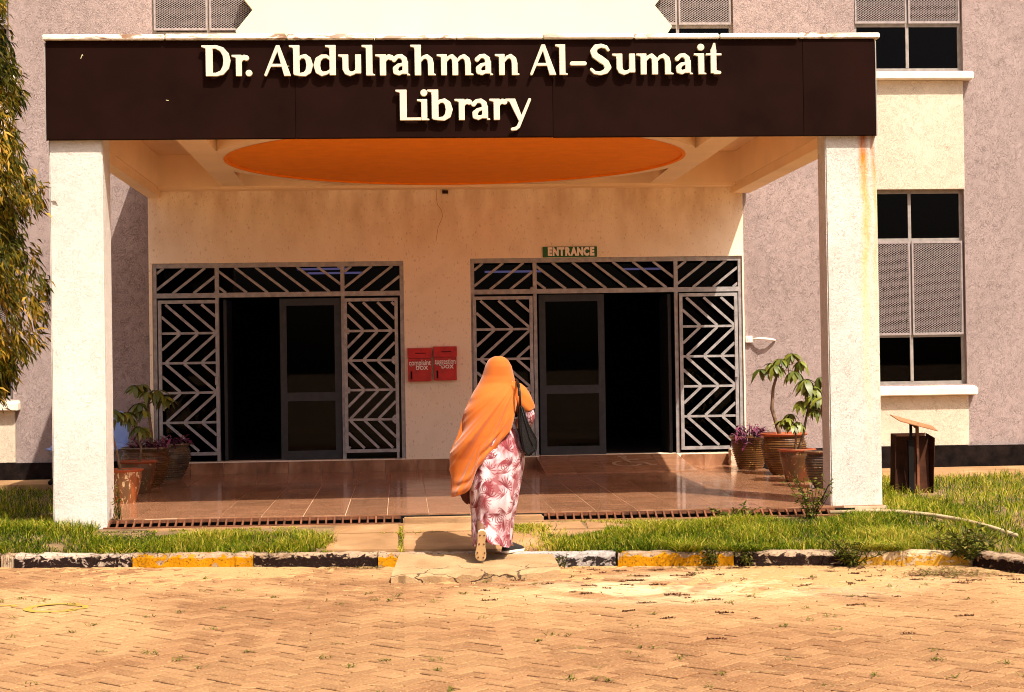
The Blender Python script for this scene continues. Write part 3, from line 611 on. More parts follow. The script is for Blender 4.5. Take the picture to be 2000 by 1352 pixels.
# ------------------------------------------------------------------ lettering (glyphs drawn as unions of strokes)
def glyph_shapes(ch):
    st = lambda x0, x1, y0, y1: ('P', [(x0,y0),(x1,y0),(x1,y1),(x0,y1)])
    fl = lambda x, y: ('P', [(x-8,y),(x+3,y),(x+3,y-9),(x-2,y-6.5),(x-8,y-5)])
    foot = lambda x: ('P', [(x-2,0),(x+6,0),(x+5.5,4),(x+1,5.5),(x-2,10)])
    S_ = lambda pts, rs: ('S', pts, rs)
    g = {
     'D': (57, [st(9,24,0,60), fl(9,60), S_([(18,56),(30,56),(41,51),(48,41),(50,30),(48,18),(41,8),(30,4),(18,4)], [4,4.3,5.5,7,7.6,7,5.5,4.3,4])]),
     'r': (31, [st(6,19,0,42), fl(6,42), S_([(13,24),(18,33),(23,36.5),(27,35)], [3,4.5,5.5,6])]),
     '.': (15, [S_([(7,6.5),(7.2,6.5)], [7,7])]),
     'A': (53, [S_([(26,55),(4,3)], [4.5,3.6]), ('P', [(22,60),(31,60),(53,0),(38,0)]), S_([(13,21),(38,21)], [3.6,3.6])]),
     'b': (47, [st(7,21,3,60), fl(7,60), S_([(18,31),(23,37),(31,38),(37,32),(39.5,21),(37,10),(30,4),(22,3.5),(12,5)], [3,4,5,6.5,7.2,6.5,5,4,4])]),
     'd': (45, [st(31,45,1,60), fl(31,60), S_([(33,33),(26,38),(17,37),(10,31),(7.5,21),(10,10),(17,4.5),(26,6),(34,11)], [3.5,4,5,6.5,7.2,6.5,5,4,3.5])]),
     'u': (45, [('P',[(7,12),(20,12),(20,42),(7,42)]), fl(7,42), S_([(13.5,14),(16,8),(22,4.5),(29,6),(36,12)], [6.5,6,5,4,3.5]), st(31,44,4,42)]),
     'l': (27, [st(8,22,0,60), fl(8,60), foot(21)]),
     'a': (38, [S_([(5,31),(11,37),(19,37.5),(25,32),(26,24)], [5.5,4.5,5,6,6.5]), st(20,33,3,29), foot(31), S_([(23,23),(13,20),(7.5,14),(8,8),(14,5),(22,8)], [3.5,4.5,6,6,5,4])]),
     'h': (52, [st(7,21,0,60), fl(7,60), S_([(18,27),(24,35),(31,37),(37,31),(38.5,22)], [3,4,5,6,6.6]), st(32,45,0,26), foot(43)]),
     'n': (52, [st(7,20,0,42), fl(7,42), S_([(18,27),(24,35),(31,37),(37,31),(38.5,22)], [3,4,5,6,6.6]), st(32,45,0,26), foot(43)]),
     'm': (75, [st(7,20,0,42), fl(7,42), S_([(17,27),(23,35),(29,37),(34,31),(35,22)], [3,4,5,6,6.6]), st(28.5,41.5,0,26), S_([(38,27),(45,35),(52,37),(58,31),(59.5,22)], [3,4,5,6,6.6]), st(53,66,0,26), foot(65)]),
     '-': (33, [S_([(5,22.5),(29,22.5)], [4.8,4.8])]),
     'S': (43, [S_([(37,48),(33,54),(24,56.5),(14,54),(9,46),(12,38),(22,31),(32,24),(36.5,15),(32,7.5),(22,3.5),(11,5),(5,11)], [3.5,4,4.5,5.8,6.8,7,7.4,7,6.8,5.8,4.5,4,3.8])]),
     'i': (26, [st(7,20,0,42), fl(7,42), foot(18), S_([(13,53),(13.2,53)], [7.4,7.4])]),
     't': (33, [st(9,22,2,50), ('P',[(9,46),(22,46),(20,62),(15,62)]), st(0,32,36,42), S_([(15.5,10),(18,5),(27,4.2)], [6.2,4.8,4])]),
     'L': (50, [st(8,23,0,60), fl(8,60), st(8,50,0,7)]),
     'y': (50, [('P',[(3,42),(19,42),(33,4),(26,-6)]), fl(6,42), S_([(46,39),(24,-12),(19,-16),(12,-17)], [3.8,4.2,4.2,3.8])]),
    }
    return g[ch]
def glyph_loops(ch):
    w, shapes = glyph_shapes(ch); h = .6; X = np.arange(-12, w+14, h); Y = np.arange(-24, 68, h); gx, gy = np.meshgrid(X, Y); D = np.full(gx.shape, 1e9)
    for s in shapes:
        if s[0] == 'P':
            pts = s[1]; d = np.full(gx.shape, 1e9); ins = np.zeros(gx.shape, bool)
            for i in range(len(pts)):
                ax, ay = pts[i]; bx, by = pts[(i+1) % len(pts)]
                t = np.clip(((gx-ax)*(bx-ax)+(gy-ay)*(by-ay))/((bx-ax)**2+(by-ay)**2), 0, 1); d = np.minimum(d, np.hypot(gx-ax-t*(bx-ax), gy-ay-t*(by-ay)))
                c = ((ay > gy) != (by > gy)); xi = ax+(gy-ay)*(bx-ax)/((by-ay) if by != ay else 1e-9); ins ^= c & (gx < xi)
            D = np.minimum(D, np.where(ins, -d, d))
        else:
            pts, rs = s[1], s[2]
            for i in range(len(pts)-1):
                (ax, ay), (bx, by) = pts[i], pts[i+1]
                t = np.clip(((gx-ax)*(bx-ax)+(gy-ay)*(by-ay))/((bx-ax)**2+(by-ay)**2), 0, 1)
                D = np.minimum(D, np.hypot(gx-ax-t*(bx-ax), gy-ay-t*(by-ay))-(rs[i]+t*(rs[i+1]-rs[i])))
    D = D+1.45; D[D == 0] = 1e-6
    seg = {}
    ny, nx_ = D.shape
    def ept(i, j, e):                                   # edge point: e 0 bottom,1 right,2 top,3 left
        a, b = {0: ((i,j),(i,j+1)), 1: ((i,j+1),(i+1,j+1)), 2: ((i+1,j),(i+1,j+1)), 3: ((i,j),(i+1,j))}[e]
        return (a, b)
    T = {1:[(3,0)],2:[(0,1)],3:[(3,1)],4:[(1,2)],5:[(3,2),(1,0)],6:[(0,2)],7:[(3,2)],8:[(2,3)],9:[(2,0)],10:[(0,3),(2,1)],11:[(2,1)],12:[(1,3)],13:[(1,0)],14:[(0,3)]}
    ins = D < 0
    code = ins[:-1,:-1]*1+ins[:-1,1:]*2+ins[1:,1:]*4+ins[1:,:-1]*8
    for i, j in zip(*np.where((code > 0) & (code < 15))):
        for a, b in T[int(code[i,j])]: seg[ept(i,j,a)] = ept(i,j,b)
    loops = []
    while seg:
        k0 = next(iter(seg)); k = k0; lp = []
        while k in seg: lp.append(k); k = seg.pop(k)
        pts = []
        for (a, b) in lp:
            da, db = D[a], D[b]; t = da/(da-db); pts.append((X[a[1]]+t*(X[b[1]]-X[a[1]]), Y[a[0]]+t*(Y[b[0]]-Y[a[0]])))
        P = np.array(pts); keep = [0]
        for q in range(1, len(P)-1):                    # drop near-collinear points
            u = P[q]-P[keep[-1]]; v = P[(q+1) % len(P)]-P[q]
            if abs(u[0]*v[1]-u[1]*v[0]) > .05*np.hypot(*u)*np.hypot(*v)+.015 or np.hypot(*u) > 5: keep.append(q)
        if len(keep) > 3: loops.append(P[keep])
    return w, loops
GL = {}
def glyph_mesh(ch, sc, depth):
    if ch not in GL:
        w, loops = glyph_loops(ch); cu = bpy.data.curves.new('letter', 'CURVE'); cu.dimensions = '2D'; cu.fill_mode = 'BOTH'; cu.extrude = depth/2-.003; cu.bevel_depth = .003; cu.bevel_resolution = 1
        for lp in loops: loop2d(cu, [(x*sc, y*sc) for x, y in lp])
        ob = bpy.data.objects.new('tmp', cu); COL.objects.link(ob); dg = bpy.context.evaluated_depsgraph_get(); me = bpy.data.meshes.new_from_object(ob.evaluated_get(dg)); bpy.data.objects.remove(ob)
        me.name = 'letter'; me.materials.clear(); me.materials.append(M['letter']); me.materials.append(M['letter_edge'])
        for p in me.polygons: p.material_index = 0 if abs(p.normal.z) > .7 else 1
        GL[ch] = (w, me)
    return GL[ch]
FS = thing('fascia_sign', (.65, -.06, 4.11), 'long brown black fascia sign with raised cream letters across the porch front', 'sign')
xs = [-3.175, -.93, 1.435, 3.785, 4.47]
for i in range(4):
    mb = MB(); yy = -.064-(.0015 if i % 2 else 0); mb.box(xs[i]+.001, xs[i+1]-.001, yy, -.004, 3.66+(.004 if i < 2 else 0), 4.562); part('sign_panel', mb, 'sign', FS, bevel=.003)
mb = MB(); mb.box(-3.185, -3.177, -.07, -.003, 3.66, 4.545); mb.box(4.472, 4.482, -.07, -.003, 3.655, 4.545); part('edge_trim', mb, 'frame', FS)
for (xa, za), (xb, zb) in (((-2.86,4.40),(-2.845,4.44)), ((-2.845,4.44),(-2.84,4.425)), ((-1.02,4.33),(-.98,4.325)), ((-2.10,4.02),(-2.075,4.015)), ((2.9,4.42),(2.93,4.40))): mb = MB(); mb.bar((xa,-.0668,za),(xb,-.0668,zb), .005, .002); part('scratch', mb, 'letter_edge', FS)
u = 1/211.
LINE1 = [('D',-1.763,0.263),('r',-1.477,0.143),('.',-1.361,0.065),('A',-1.194,0.246),('b',-0.962,0.214),('d',-0.746,0.205),('u',-0.516,0.210),('l',-0.306,0.126),('r',-0.173,0.154),('a',-0.030,0.173),('h',0.143,0.244),('m',0.385,0.348),('a',0.731,0.174),('n',0.919,0.236),('A',1.236,0.246),('l',1.473,0.119),('-',1.606,0.161),('S',1.786,0.205),('u',2.005,0.214),('m',2.229,0.358),('a',2.587,0.172),('i',2.767,0.125),('t',2.875,0.154)]
LINE2 = [('L',-0.003,0.234),('i',0.198,0.122),('b',0.292,0.230),('r',0.546,0.146),('a',0.692,0.179),('r',0.866,0.151),('y',1.012,0.232)]
for line, base_l, sl in ((LINE1, 4.222, .0), (LINE2, 3.81, .0)):
    for ch, pxl, wpx in line:
        w, me = glyph_mesh(ch, u, .032)
        X = pxl
        o = link('letter', me, FS); o.rotation_euler = (R(90), 0, 0); kx = wpx/(w*u) if ch not in '.-' else 1
        o.scale = (kx*1.035, 1.02, 1); left = 0
        o.location = (X-.65-.016, -.106+.06, base_l-4.11)

# ENTRANCE sign and the two red boxes
def text_mesh(txt, size, depth, offset=0, sx=1):
    cu = bpy.data.curves.new('t', 'FONT'); cu.body = txt; cu.size = size; cu.extrude = depth/2; cu.offset = offset; cu.resolution_u = 4; cu.align_x = 'CENTER'; cu.align_y = 'CENTER'
    ob = bpy.data.objects.new('tmp', cu); COL.objects.link(ob); dg = bpy.context.evaluated_depsgraph_get(); me = bpy.data.meshes.new_from_object(ob.evaluated_get(dg)); bpy.data.objects.remove(ob)
    me.materials.clear(); me.transform(Matrix.Diagonal((sx, 1, 1, 1))); return me
ES = thing('entrance_sign', (2.19, YW-.07, 2.93), 'small green ENTRANCE sign above the right doorway', 'sign')
mb = MB(); mb.box(1.84, 2.54, YW-.085, YW-.064, 2.934, 3.068); part('board', mb, 'green', ES, bevel=.003)
wd = {'E': .9, 'N': 1.05, 'T': .95, 'R': 1, 'A': 1.06, 'C': 1}; x = 1.895
for ch in 'ENTRANCE':
    me = text_mesh(ch, .138, .006, .0095, .74); me.name = 'letter'; wch = .076*wd[ch]; link('letter', me, ES, 'signtext', (x+wch/2-2.19, -.018, 3.0-2.93)).rotation_euler = (R(90), 0, 0); x += wch+.002
def red_box(name, x0, x1, z0, z1, l1, label):
    t_ = thing(name, ((x0+x1)/2, YW-.06, z0), label, 'box', 'red letter boxes on the pier between the doors'); y0 = YW-.17; zl = z0+(z1-z0)*.71
    mb = MB(); mb.box(x0+.006, x1-.006, y0+.01, YW-.062, z0, zl-.004); part('body', mb, 'red', t_, bevel=.004)
    mb = MB(); w = .016; a, b, c, d = x0+.012, x1-.012, z0+.01, zl-.012
    mb.box(a, a+w, y0+.004, y0+.0095, c, d); mb.box(b-w, b, y0+.004, y0+.0095, c, d); mb.box(a+w, b-w, y0+.0045, y0+.0095, c, c+w); mb.box(a+w, b-w, y0+.0045, y0+.0095, d-w, d); part('door_rim', mb, 'red', t_)
    mb = MB(); mb.add([(x0,y0-.008,zl-.003),(x1,y0-.008,zl-.003),(x1,YW-.063,zl-.003),(x0,YW-.063,zl-.003),(x0,y0+.012,z1),(x1,y0+.012,z1),(x1,YW-.063,z1+.01),(x0,YW-.063,z1+.01)], [(0,3,2,1),(4,5,6,7),(0,1,5,4),(1,2,6,5),(2,3,7,6),(3,0,4,7)])
    part('lid', mb, 'red', t_, bevel=.003)
    mb = MB(); zc = (zl+z1)/2; xc = (x0+x1)/2+.01; mb.box(xc-.065, xc+.065, y0-.002, y0+.006, zc-.004, zc+.005); part('slot', mb, 'blacksteel', t_)
    mb = MB(); mb.tube([(x0+.045, y0+.012, zl-.10), (x0+.045, y0-.004, zl-.10)], .010, 10); part('lock', mb, 'grille', t_)
    mb = MB(); mb.box(x0+.038, x0+.058, y0+.0, y0+.009, z0+.03, z0+.13); part('hasp', mb, 'blacksteel', t_)
    for tx, sz, dx, dz in ((l1, .082, .0, -.062), ('box', .085, .025, -.118)):
        me = text_mesh(tx, sz*1.2, .001, .0018, min(1, .275/(sz*.52*len(tx)))); me.name = 'lettering'; o = link('lettering', me, t_, 'redtext', (dx, y0+.003-(YW-.06), zl+dz-z0)); o.rotation_euler = (R(90), 0, 0)
red_box('complaint_box', .085, .395, 1.365, 1.785, 'complaint', 'red steel box lettered complaint box, left of the pair on the pier')
red_box('suggestion_box', .415, .715, 1.372, 1.80, 'suggestion', 'red steel box lettered suggestion box, nearer the right doorway')
# white switch box with a curved tube arm beside the right doorway
WS = thing('wall_switch', (4.51, YW, 1.80), 'small white switch box with curved white arm on grey wall', 'switch')
mb = MB(); mb.box(4.465, 4.552, YW-.055, YW-.002, 1.80, 1.888); part('box', mb, 'white', WS, bevel=.005)
for k in range(2): mb = MB(); mb.box(4.488+.022*k, 4.503+.022*k, YW-.061, YW-.0555, 1.825, 1.862); part('rocker', mb, 'white', WS)
mb = MB(); mb.tube([(4.55,YW-.03,1.845),(4.62,YW-.075,1.848),(4.70,YW-.10,1.846),(4.78,YW-.085,1.838),(4.84,YW-.035,1.828),(4.86,YW-.004,1.824)], [.014,.017,.017,.017,.015,.012], 10); part('arm', mb, 'white', WS, smooth=True)

# ------------------------------------------------------------------ ground, kerb, paving
g = structure('ground'); mb = MB(); mb.add([(-400,-400,-.24),(400,-400,-.24),(400,600,-.24),(-400,600,-.24)], [(0,1,2,3)]); part('ground_sheet', mb, 'far', g)
def heightmesh(name, X, Y, f, m, parent):
    v = [(x, y, f(x, y)) for y in Y for x in X]; n = len(X); fs = [(j*n+i, j*n+i+1, (j+1)*n+i+1, (j+1)*n+i) for j in range(len(Y)-1) for i in range(n-1)]
    mb = MB(); mb.add(v, fs); return part(name, mb, m, parent, smooth=True)
KX = [(4.58, -2.26), (4.80, -2.75), (4.95, -3.4), (5.05, -4.2), (5.1, -9)]      # kerb that turns towards the camera
def xk(y): return interp(-y, [-p[1] for p in KX], [p[0] for p in KX])
def lawn_z(x, y):
    inside = (y > yk(x)+.1) or (x > xk(y)+.1 and y < -2.2)
    if not inside: return -.23
    if y < -2.3 or (x > 4.6 and y < yk(4.5)): return -.005
    if y > -.02 and -3.25 < x < 4.55: return -.1
    return gz(x, y)+.012*math.sin(3*x+1)*math.sin(2.3*y)
lw = structure('lawn'); heightmesh('lawn_soil', np.arange(-9, 13.01, .14), np.arange(-9, YW+.05, .14), lawn_z, 'soil', lw)
# apron along the wall
ap = structure('apron'); mb = MB(); mb.box(-13, -3.22, 5.1, YW-.072, -.05, .205); part('apron_slab', mb, 'concrete', ap, bevel=.01); mb = MB(); mb.box(4.56, 15, 4.25, YW-.072, -.05, .142); part('apron_slab', mb, 'concrete', ap, bevel=.01)
# path slabs
PT = structure('path')
def slab(x0, x1, ya0, ya1, yb, lift=.0, nm='slab'):
    mb = MB(); n = 8; top = []; 
    f = lambda x, y: gz(x, y)+.022+lift+.003*math.sin(17*x+9*y)
    P = [(x0+.012*math.sin(5*x1), ya0), (x1-.01*math.sin(7*x0), ya1), (x1-.012, yb), (x0+.008, yb)]
    mb.add([(x, y, f(x, y)) for x, y in P]+[(x, y, f(x, y)-.09) for x, y in P], [(0,1,2,3),(7,6,5,4),(0,4,5,1),(1,5,6,2),(2,6,7,3),(3,7,4,0)]); return part(nm, mb, 'concrete', PT, bevel=.008)
slab(-.66, -.035, yk(-.66)+.145, yk(-.03)+.145, -.62); slab(-.62, -.03, -.605, -.605, -.30)
slab(-.005, 1.20, yk(0)+.145, yk(1.2)+.145, -.66); slab(-.005, .74, -.64, -.64, -.30); slab(.755, 1.62, -.64, -.64, -.31, -.006); slab(1.22, 1.80, -1.02, -1.02, -.665, -.01); slab(1.64, 2.35, -.63, -.63, -.31, -.008)
mb = MB(); mb.box(-2.3, 4.0, -.245, -.20, .02, .138); part('drain_edging', mb, 'concrete', PT, bevel=.01)
# kerb stones
KB = structure('kerb')
ks = [(-5.4,-4.4,'kerb_yellow'),(-4.39,-3.46,'kerb_black'),(-3.455,-3.34,'kerb_bare'),(-3.335,-2.315,'kerb_black_bare'),(-2.305,-1.275,'kerb_yellow'),(-1.265,-.225,'kerb_black'),(-.215,.815,'kerb_yellow'),(.825,1.745,'kerb_grey'),(1.765,2.70,'kerb_yellow'),(2.71,3.68,'kerb_black'),(3.69,4.56,'kerb_pale')]
def kerb_stone(p, q, m, lab=None):
    p = Vector((*p, 0)); q = Vector((*q, 0)); d = (q-p); L = d.length; ang = math.atan2(d.y, d.x)
    ns = 16; prof = [(0.0,-.24),(.0,-.035),(.012,-.010),(.035,0.0),(.115,.002),(.13,-.008),(.13,-.24)]; vs = []; fs = []; k = len(prof)
    for i in range(ns+1):
        for (yy, z) in prof:
            j = (random.uniform(-.009,.007) if z > -.2 else 0); vs.append((L*i/ns-L/2, yy+j, z+(random.uniform(-.008,.005) if z > -.2 else 0)))
    for i in range(ns):
        for a in range(k-1): fs.append((i*k+a, (i+1)*k+a, (i+1)*k+a+1, i*k+a+1))
    fs += [tuple(range(k)), tuple(ns*k+a for a in range(k))[::-1]]
    mb = MB(); mb.add(vs, fs); o = link('kerb_stone', mb.mesh('kerb_stone'), KB, m, ((p+q)/2), smooth=False); o.rotation_euler = (0, 0, ang)
    if lab: o['label'] = lab
    return o
labs = {'kerb_yellow': 'worn yellow kerb stone', 'kerb_black': 'black painted kerb stone', 'kerb_black_bare': 'flaking black kerb stone', 'kerb_grey': 'black kerb stone with grey lichen', 'kerb_pale': 'faded yellow kerb stone', 'kerb_bare': 'bare kerb piece'}
for a, b, m in ks: kerb_stone((a, yk(a)), (b, yk(b)), m, labs[m])
pts = [(4.58,-2.20),(4.86,-2.95),(5.02,-3.9),(5.08,-4.9),(5.1,-5.9)]
for a, b in zip(pts[:-1], pts[1:]): kerb_stone((b[0]-.0, b[1]), (a[0], a[1]-.01), 'kerb_black', 'dark kerb stone of the turned kerb').rotation_euler.z += math.pi
# concrete ramp laid against the kerb
mb = MB(); rp = [(-.10,-2.42),(.25,-2.44),(.55,-2.47),(.85,-2.41),(1.10,-2.33),(1.24,-2.26)]; back = [(1.235,-1.66),(-.03,-1.44)]
n = 14; vs = []; fs = []
for j in range(n+1):
    for i in range(25):
        s = i/24; t_ = j/n; xf = -.10+1.34*s; yf = interp(xf, [p[0] for p in rp], [p[1] for p in rp])+random.uniform(-.02,.02); yb_ = yk(xf)-.006; xb_ = -.03+1.26*s
        x = xf+(xb_-xf)*t_; y = yf+(yb_-yf)*t_; z = -.064+.054*min(1, t_*1.15)+.002*math.sin(9*x+7*y)+(random.uniform(-.022,.006) if j == 0 else random.uniform(-.006,.003) if j == 1 else 0); vs.append((x, y, z))
k = len(vs); vs += [(x, y, -.2) for x, y, z in vs[:25]]
for j in range(n):
    for i in range(24): fs.append((j*25+i, j*25+i+1, (j+1)*25+i+1, (j+1)*25+i))
for i in range(24): fs.append((i, k+i, k+i+1, i+1))
lft = [j*25 for j in range(n+1)]; rgt = [j*25+24 for j in range(n+1)]; kk = len(vs)
for ring in (lft, rgt):
    kk = len(vs); vs += [(vs[a][0], vs[a][1], -.2) for a in ring]
    for q in range(n): fs.append((ring[q], ring[q+1], kk+q+1, kk+q))
mb.add(vs, fs); KR = structure('kerb_ramp')
# cracks: dark wiggly grooves where the ramp edge is breaking up
t = NT('cracked_concrete'); w = t.world(); c0 = t.ramp(t.noise(2.6, 7, .4, w), (.3, (.29, .17, .078)), (.6, (.43, .275, .135)), (.8, (.52, .355, .185)))
wv = t.n.new('ShaderNodeTexNoise'); wv.inputs['Scale'].default_value = 4; wv.inputs['Detail'].default_value = 5; t.l.new(w, wv.inputs[0])
ad2 = t.n.new('ShaderNodeVectorMath'); t.l.new(w, ad2.inputs[0]); t.l.new(t.scalev(wv.outputs['Color'], (.3, .3, .3)), ad2.inputs[1])
vo = t.n.new('ShaderNodeTexVoronoi'); vo.feature = 'DISTANCE_TO_EDGE'; vo.inputs['Scale'].default_value = 2.6; t.l.new(ad2.outputs[0], vo.inputs[0])
p = t.sep(w); edge = t.ramp(t.math('ADD', t.math('MULTIPLY', p[1], -1), -1.6), (.38, 0.0), (.62, 1.0))
cr = t.math('MULTIPLY', t.ramp(vo.outputs['Distance'], (.006, 1.0), (.02, 0.0)), edge)
c0 = t.mix(t.ramp(t.noise(120, 3, 0, w), (.60, 0.0), (.70, .5)), c0, (.22, .13, .07)); t.set(t.mix(t.math('MULTIPLY', cr, .9), c0, (.06, .035, .02)), .92, 0, .2)
t.bump(t.math('SUBTRACT', t.noise(60, 6, 0, w), t.math('MULTIPLY', cr, 1.5)), .6, .012); M['ramp'] = t.m
part('ramp_slab', mb, 'ramp', KR)
# block paving: 45 degree herringbone
PV = structure('block_paving'); A45 = R(45); ca, sa = math.cos(A45), math.sin(A45); LP, WP = .205, .1025
def paver_mb(L, Wd):
    mb = MB(); g_ = .0050; mb.cbox(-L/2+g_, L/2-g_, -Wd/2+g_, Wd/2-g_, -.06, 0, .0045); return mb
pm = paver_mb(LP, WP).mesh('paver'); pm.materials.append(M['paver'])
cells = []
for i in range(-130, 130):
    for j in range(-130, 130):
        k = (i-j) % 4
        if k == 0: c, rot = ((i+1)*WP, (j+.5)*WP), 0
        elif k == 3: c, rot = ((i+.5)*WP, (j+1)*WP), 1
        else: continue
        x, y = c[0]*ca-c[1]*sa, c[0]*sa+c[1]*ca-5.2
        if -7.5 < x < 5.6 and -9.5 < y < yk(x)+.12 and x < xk(y)+.1: cells.append((x, y, rot))
Rm = Matrix((rt, fw, up))
def proj(p):
    q = Rm.transposed() @ (Vector(p)-cam.location); return 1000+3300*q.x/-q.z, 676-3300*q.y/-q.z
RW = np.array(cam.matrix_world.to_3x3().transposed())
def pix(x, y, z):
    q = RW @ np.array((x-0, y+15.6, z-1.566)); return 1000+3300*q[0]/-q[2], 676-3300*q[1]/-q[2]
def inframe(x, y, z=-.12):
    a, b = pix(x, y, z); return 10 < a < 1990 and b < 1346
vis = sorted([c for c in cells if inframe(c[0], c[1])], key=lambda c: c[1])[:300]; vs_ = set(vis)
zj = lambda: -.12+random.uniform(-.004, .003)
for x, y, r_ in vis:
    o = bpy.data.objects.new('paver', pm); COL.objects.link(o); o.parent = PV; o.location = (x, y, zj()); o.rotation_euler = (random.gauss(0, .006), random.gauss(0, .006), A45+r_*math.pi/2+random.gauss(0, .006))
base_mb = paver_mb(LP, WP); bv = np.array(base_mb.v); bf = [f for f in base_mb.f][1:]; V = []; F = []; tint = []
for x, y, r_ in cells:
    if (x, y, r_) in vs_: continue
    a = A45+r_*math.pi/2+random.gauss(0, .006); c_, s_ = math.cos(a), math.sin(a); k = len(V); z0 = zj()
    V += [(x+p[0]*c_-p[1]*s_, y+p[0]*s_+p[1]*c_, z0+p[2]) for p in bv]; F += [tuple(i+k for i in f) for f in bf]; tint += [random.random()]*len(bv)
def tint_mesh(name, V, F, tint, m, parent=None, kind='stuff', smooth=False):
    me = bpy.data.meshes.new(name); me.from_pydata(V, [], F); a = me.attributes.new('tint', 'FLOAT', 'POINT'); a.data.foreach_set('value', np.array(tint, dtype=np.float32)); return link(name, me, parent, m, None, smooth, kind)
tint_mesh('paver_field', V, F, tint, 'paver_field', PV)
def nz(x, y): return .5*math.sin(2.1*x+1.3*math.sin(1.7*y+.5))+.35*math.sin(4.7*x+2.9*y+2*math.sin(1.1*x))+.3*math.sin(7.3*y-5.1*x+1.7)+.2*math.sin(13*x+11*y)
def sand_z(x, y):                                        # sand bed; it rises over the blocks near the kerb in drifts
    if y > yk(x)+.12 or x > xk(y)+.12: return -.2
    d = yk(x)-y; n_ = nz(x, y); b_ = interp(d, [0, .12, .5, 1.2, 2.2, 3.5, 5], [1.7, .9, .5, .2, -.35, -1.2, -3])
    patch = 1.1*math.exp(-(((x-2.6)/1.5)**2+((d-1.0)/.75)**2))+1.1*math.exp(-(((x+1.4)/.9)**2+((d-.55)/.4)**2))
    return min(-.1135, -.157+.029*max(-.5, min(1.6, n_*.8+b_+patch+random.gauss(0, .42))))
mb = MB(); mb.add([(-7.5,-9.5,-.150),(5.2,-9.5,-.150),(5.2,yk(5.2)+.1,-.150),(-7.5,yk(-7.5)+.1,-.150)], [(0,1,2,3)]); part('joint_soil', mb, simple('dark_joint_soil', (.035, .018, .009), .95, spec=.05, scale=40), PV)
SB = heightmesh('sand_drift', np.arange(-7.5, 5.61, .05), np.arange(-9.5, -.6, .05), sand_z, 'loose', PV)
# yellow paint marks on the blocks
mb = MB(); zf = lambda x, y: -.1155
flat_stroke(mb, [(-2.47+.2*math.cos(a), -3.37+.2*math.sin(a)) for a in np.linspace(.9, 5.6, 20)], .06, zf); flat_stroke(mb, [(-2.42,-3.22),(-2.28,-3.3),(-2.26,-3.42),(-2.38,-3.5)], .05, zf); flat_stroke(mb, [(-2.95,-3.2),(-2.82,-3.18),(-2.78,-3.26)], .045, zf)
part('painted_mark', mb, 'yellowpaint', PV)

# ------------------------------------------------------------------ drain grate
DG = thing('drain_grate', (.66, -.1, .15), 'rusty steel drain grating along the front edge of the tiled floor', 'drain')
mb = MB(); mb.add([(-2.75,-.19,.0),(4.2,-.19,.0),(4.2,.1,.0),(-2.75,.1,.0)], [(0,1,2,3)]); mb.box(-2.75, 4.2, -.198, -.192, .0, .125)
for a, b in ((-2.75, .5), (.5, 4.2)): mb.add([(a,fe(a)-.003,.0),(b,fe(b)-.003,.0),(b,fe(b)-.003,.183),(a,fe(a)-.003,.183)], [(0,1,2,3)])  # black strip over the sunlit slab front; shade of the gap put into colour
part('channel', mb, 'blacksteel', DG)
for x0, x1 in ((-2.72, -.02), (1.30, 4.0)):
    mb = MB(); fy = lambda x: fe(x)-.015; n = 12
    for i in range(n):
        a, b = x0+(x1-x0)*i/n, x0+(x1-x0)*(i+1)/n-.0
        for o1, o2, z0, z1 in ((-.172,-.142,.112,.138),(-.030,-.008,.160,.190)):
            mb.add([(a,fy(a)+o1,z0),(b,fy(b)+o1,z0),(b,fy(b)+o2,z0),(a,fy(a)+o2,z0),(a,fy(a)+o1,z1),(b,fy(b)+o1,z1),(b,fy(b)+o2,z1),(a,fy(a)+o2,z1)], [(0,3,2,1),(4,5,6,7),(0,1,5,4),(2,3,7,6)])
    part('grate_frame', mb, 'rust', DG)
    x = x0+.04
    while x < x1-.02:
        mb = MB(); f0 = fy(x); mb.add([(x-.008,f0-.143,.112),(x+.008,f0-.143,.112),(x+.008,f0-.031,.160),(x-.008,f0-.031,.160),(x-.008,f0-.143,.134),(x+.008,f0-.143,.134),(x+.008,f0-.031,.188),(x-.008,f0-.031,.188)], [(0,3,2,1),(4,5,6,7),(0,1,5,4),(1,2,6,5),(2,3,7,6),(3,0,4,7)])
        part('bar', mb, 'rust', DG); x += .076
DC = MB(); DC.box(.0, 1.285, -.185, -.012, .08, .178); tag(part('drain_cover', DC, 'concrete', bevel=.012), 'concrete plank bridging the drain behind the walking woman', 'drain cover')

# ------------------------------------------------------------------ plants
leaf_cache = {}
def leaf_mesh(name, L, Wd, m, bend=.25, n=5, fold=.12):
    vs = []; fs = []
    for i in range(n+1):
        t_ = i/n; w = Wd/2*math.sin(math.pi*min(1, t_*.92+.06))**.8; z = -bend*L*t_*t_; x = L*t_*(1-.12*bend*t_)
        vs += [(x, -w, z+fold*w), (x, 0, z), (x, w, z+fold*w)]
    for i in range(n):
        a = i*3; fs += [(a,a+3,a+4,a+1),(a+1,a+4,a+5,a+2)]
    me = bpy.data.meshes.new(name); me.from_pydata(vs, [], fs); me.materials.append(M[m])
    for p in me.polygons: p.use_smooth = True
    return me
UL = [leaf_mesh('leaf', .175, .066, 'umbleaf', b) for b in (.35, .6, .85)]
PL = [leaf_mesh('leaf', .13, .036, 'purpleaf', b, 4) for b in (.2, .5)]
def put_leaf(parent, me, p, az, pitch, sc=1.0, roll=0):
    o = bpy.data.objects.new('leaf', me); COL.objects.link(o); o.parent = parent; o.location = Vector(p)-wpos(parent); o.rotation_euler = (roll, pitch, az); o.scale = (sc,)*3; return o
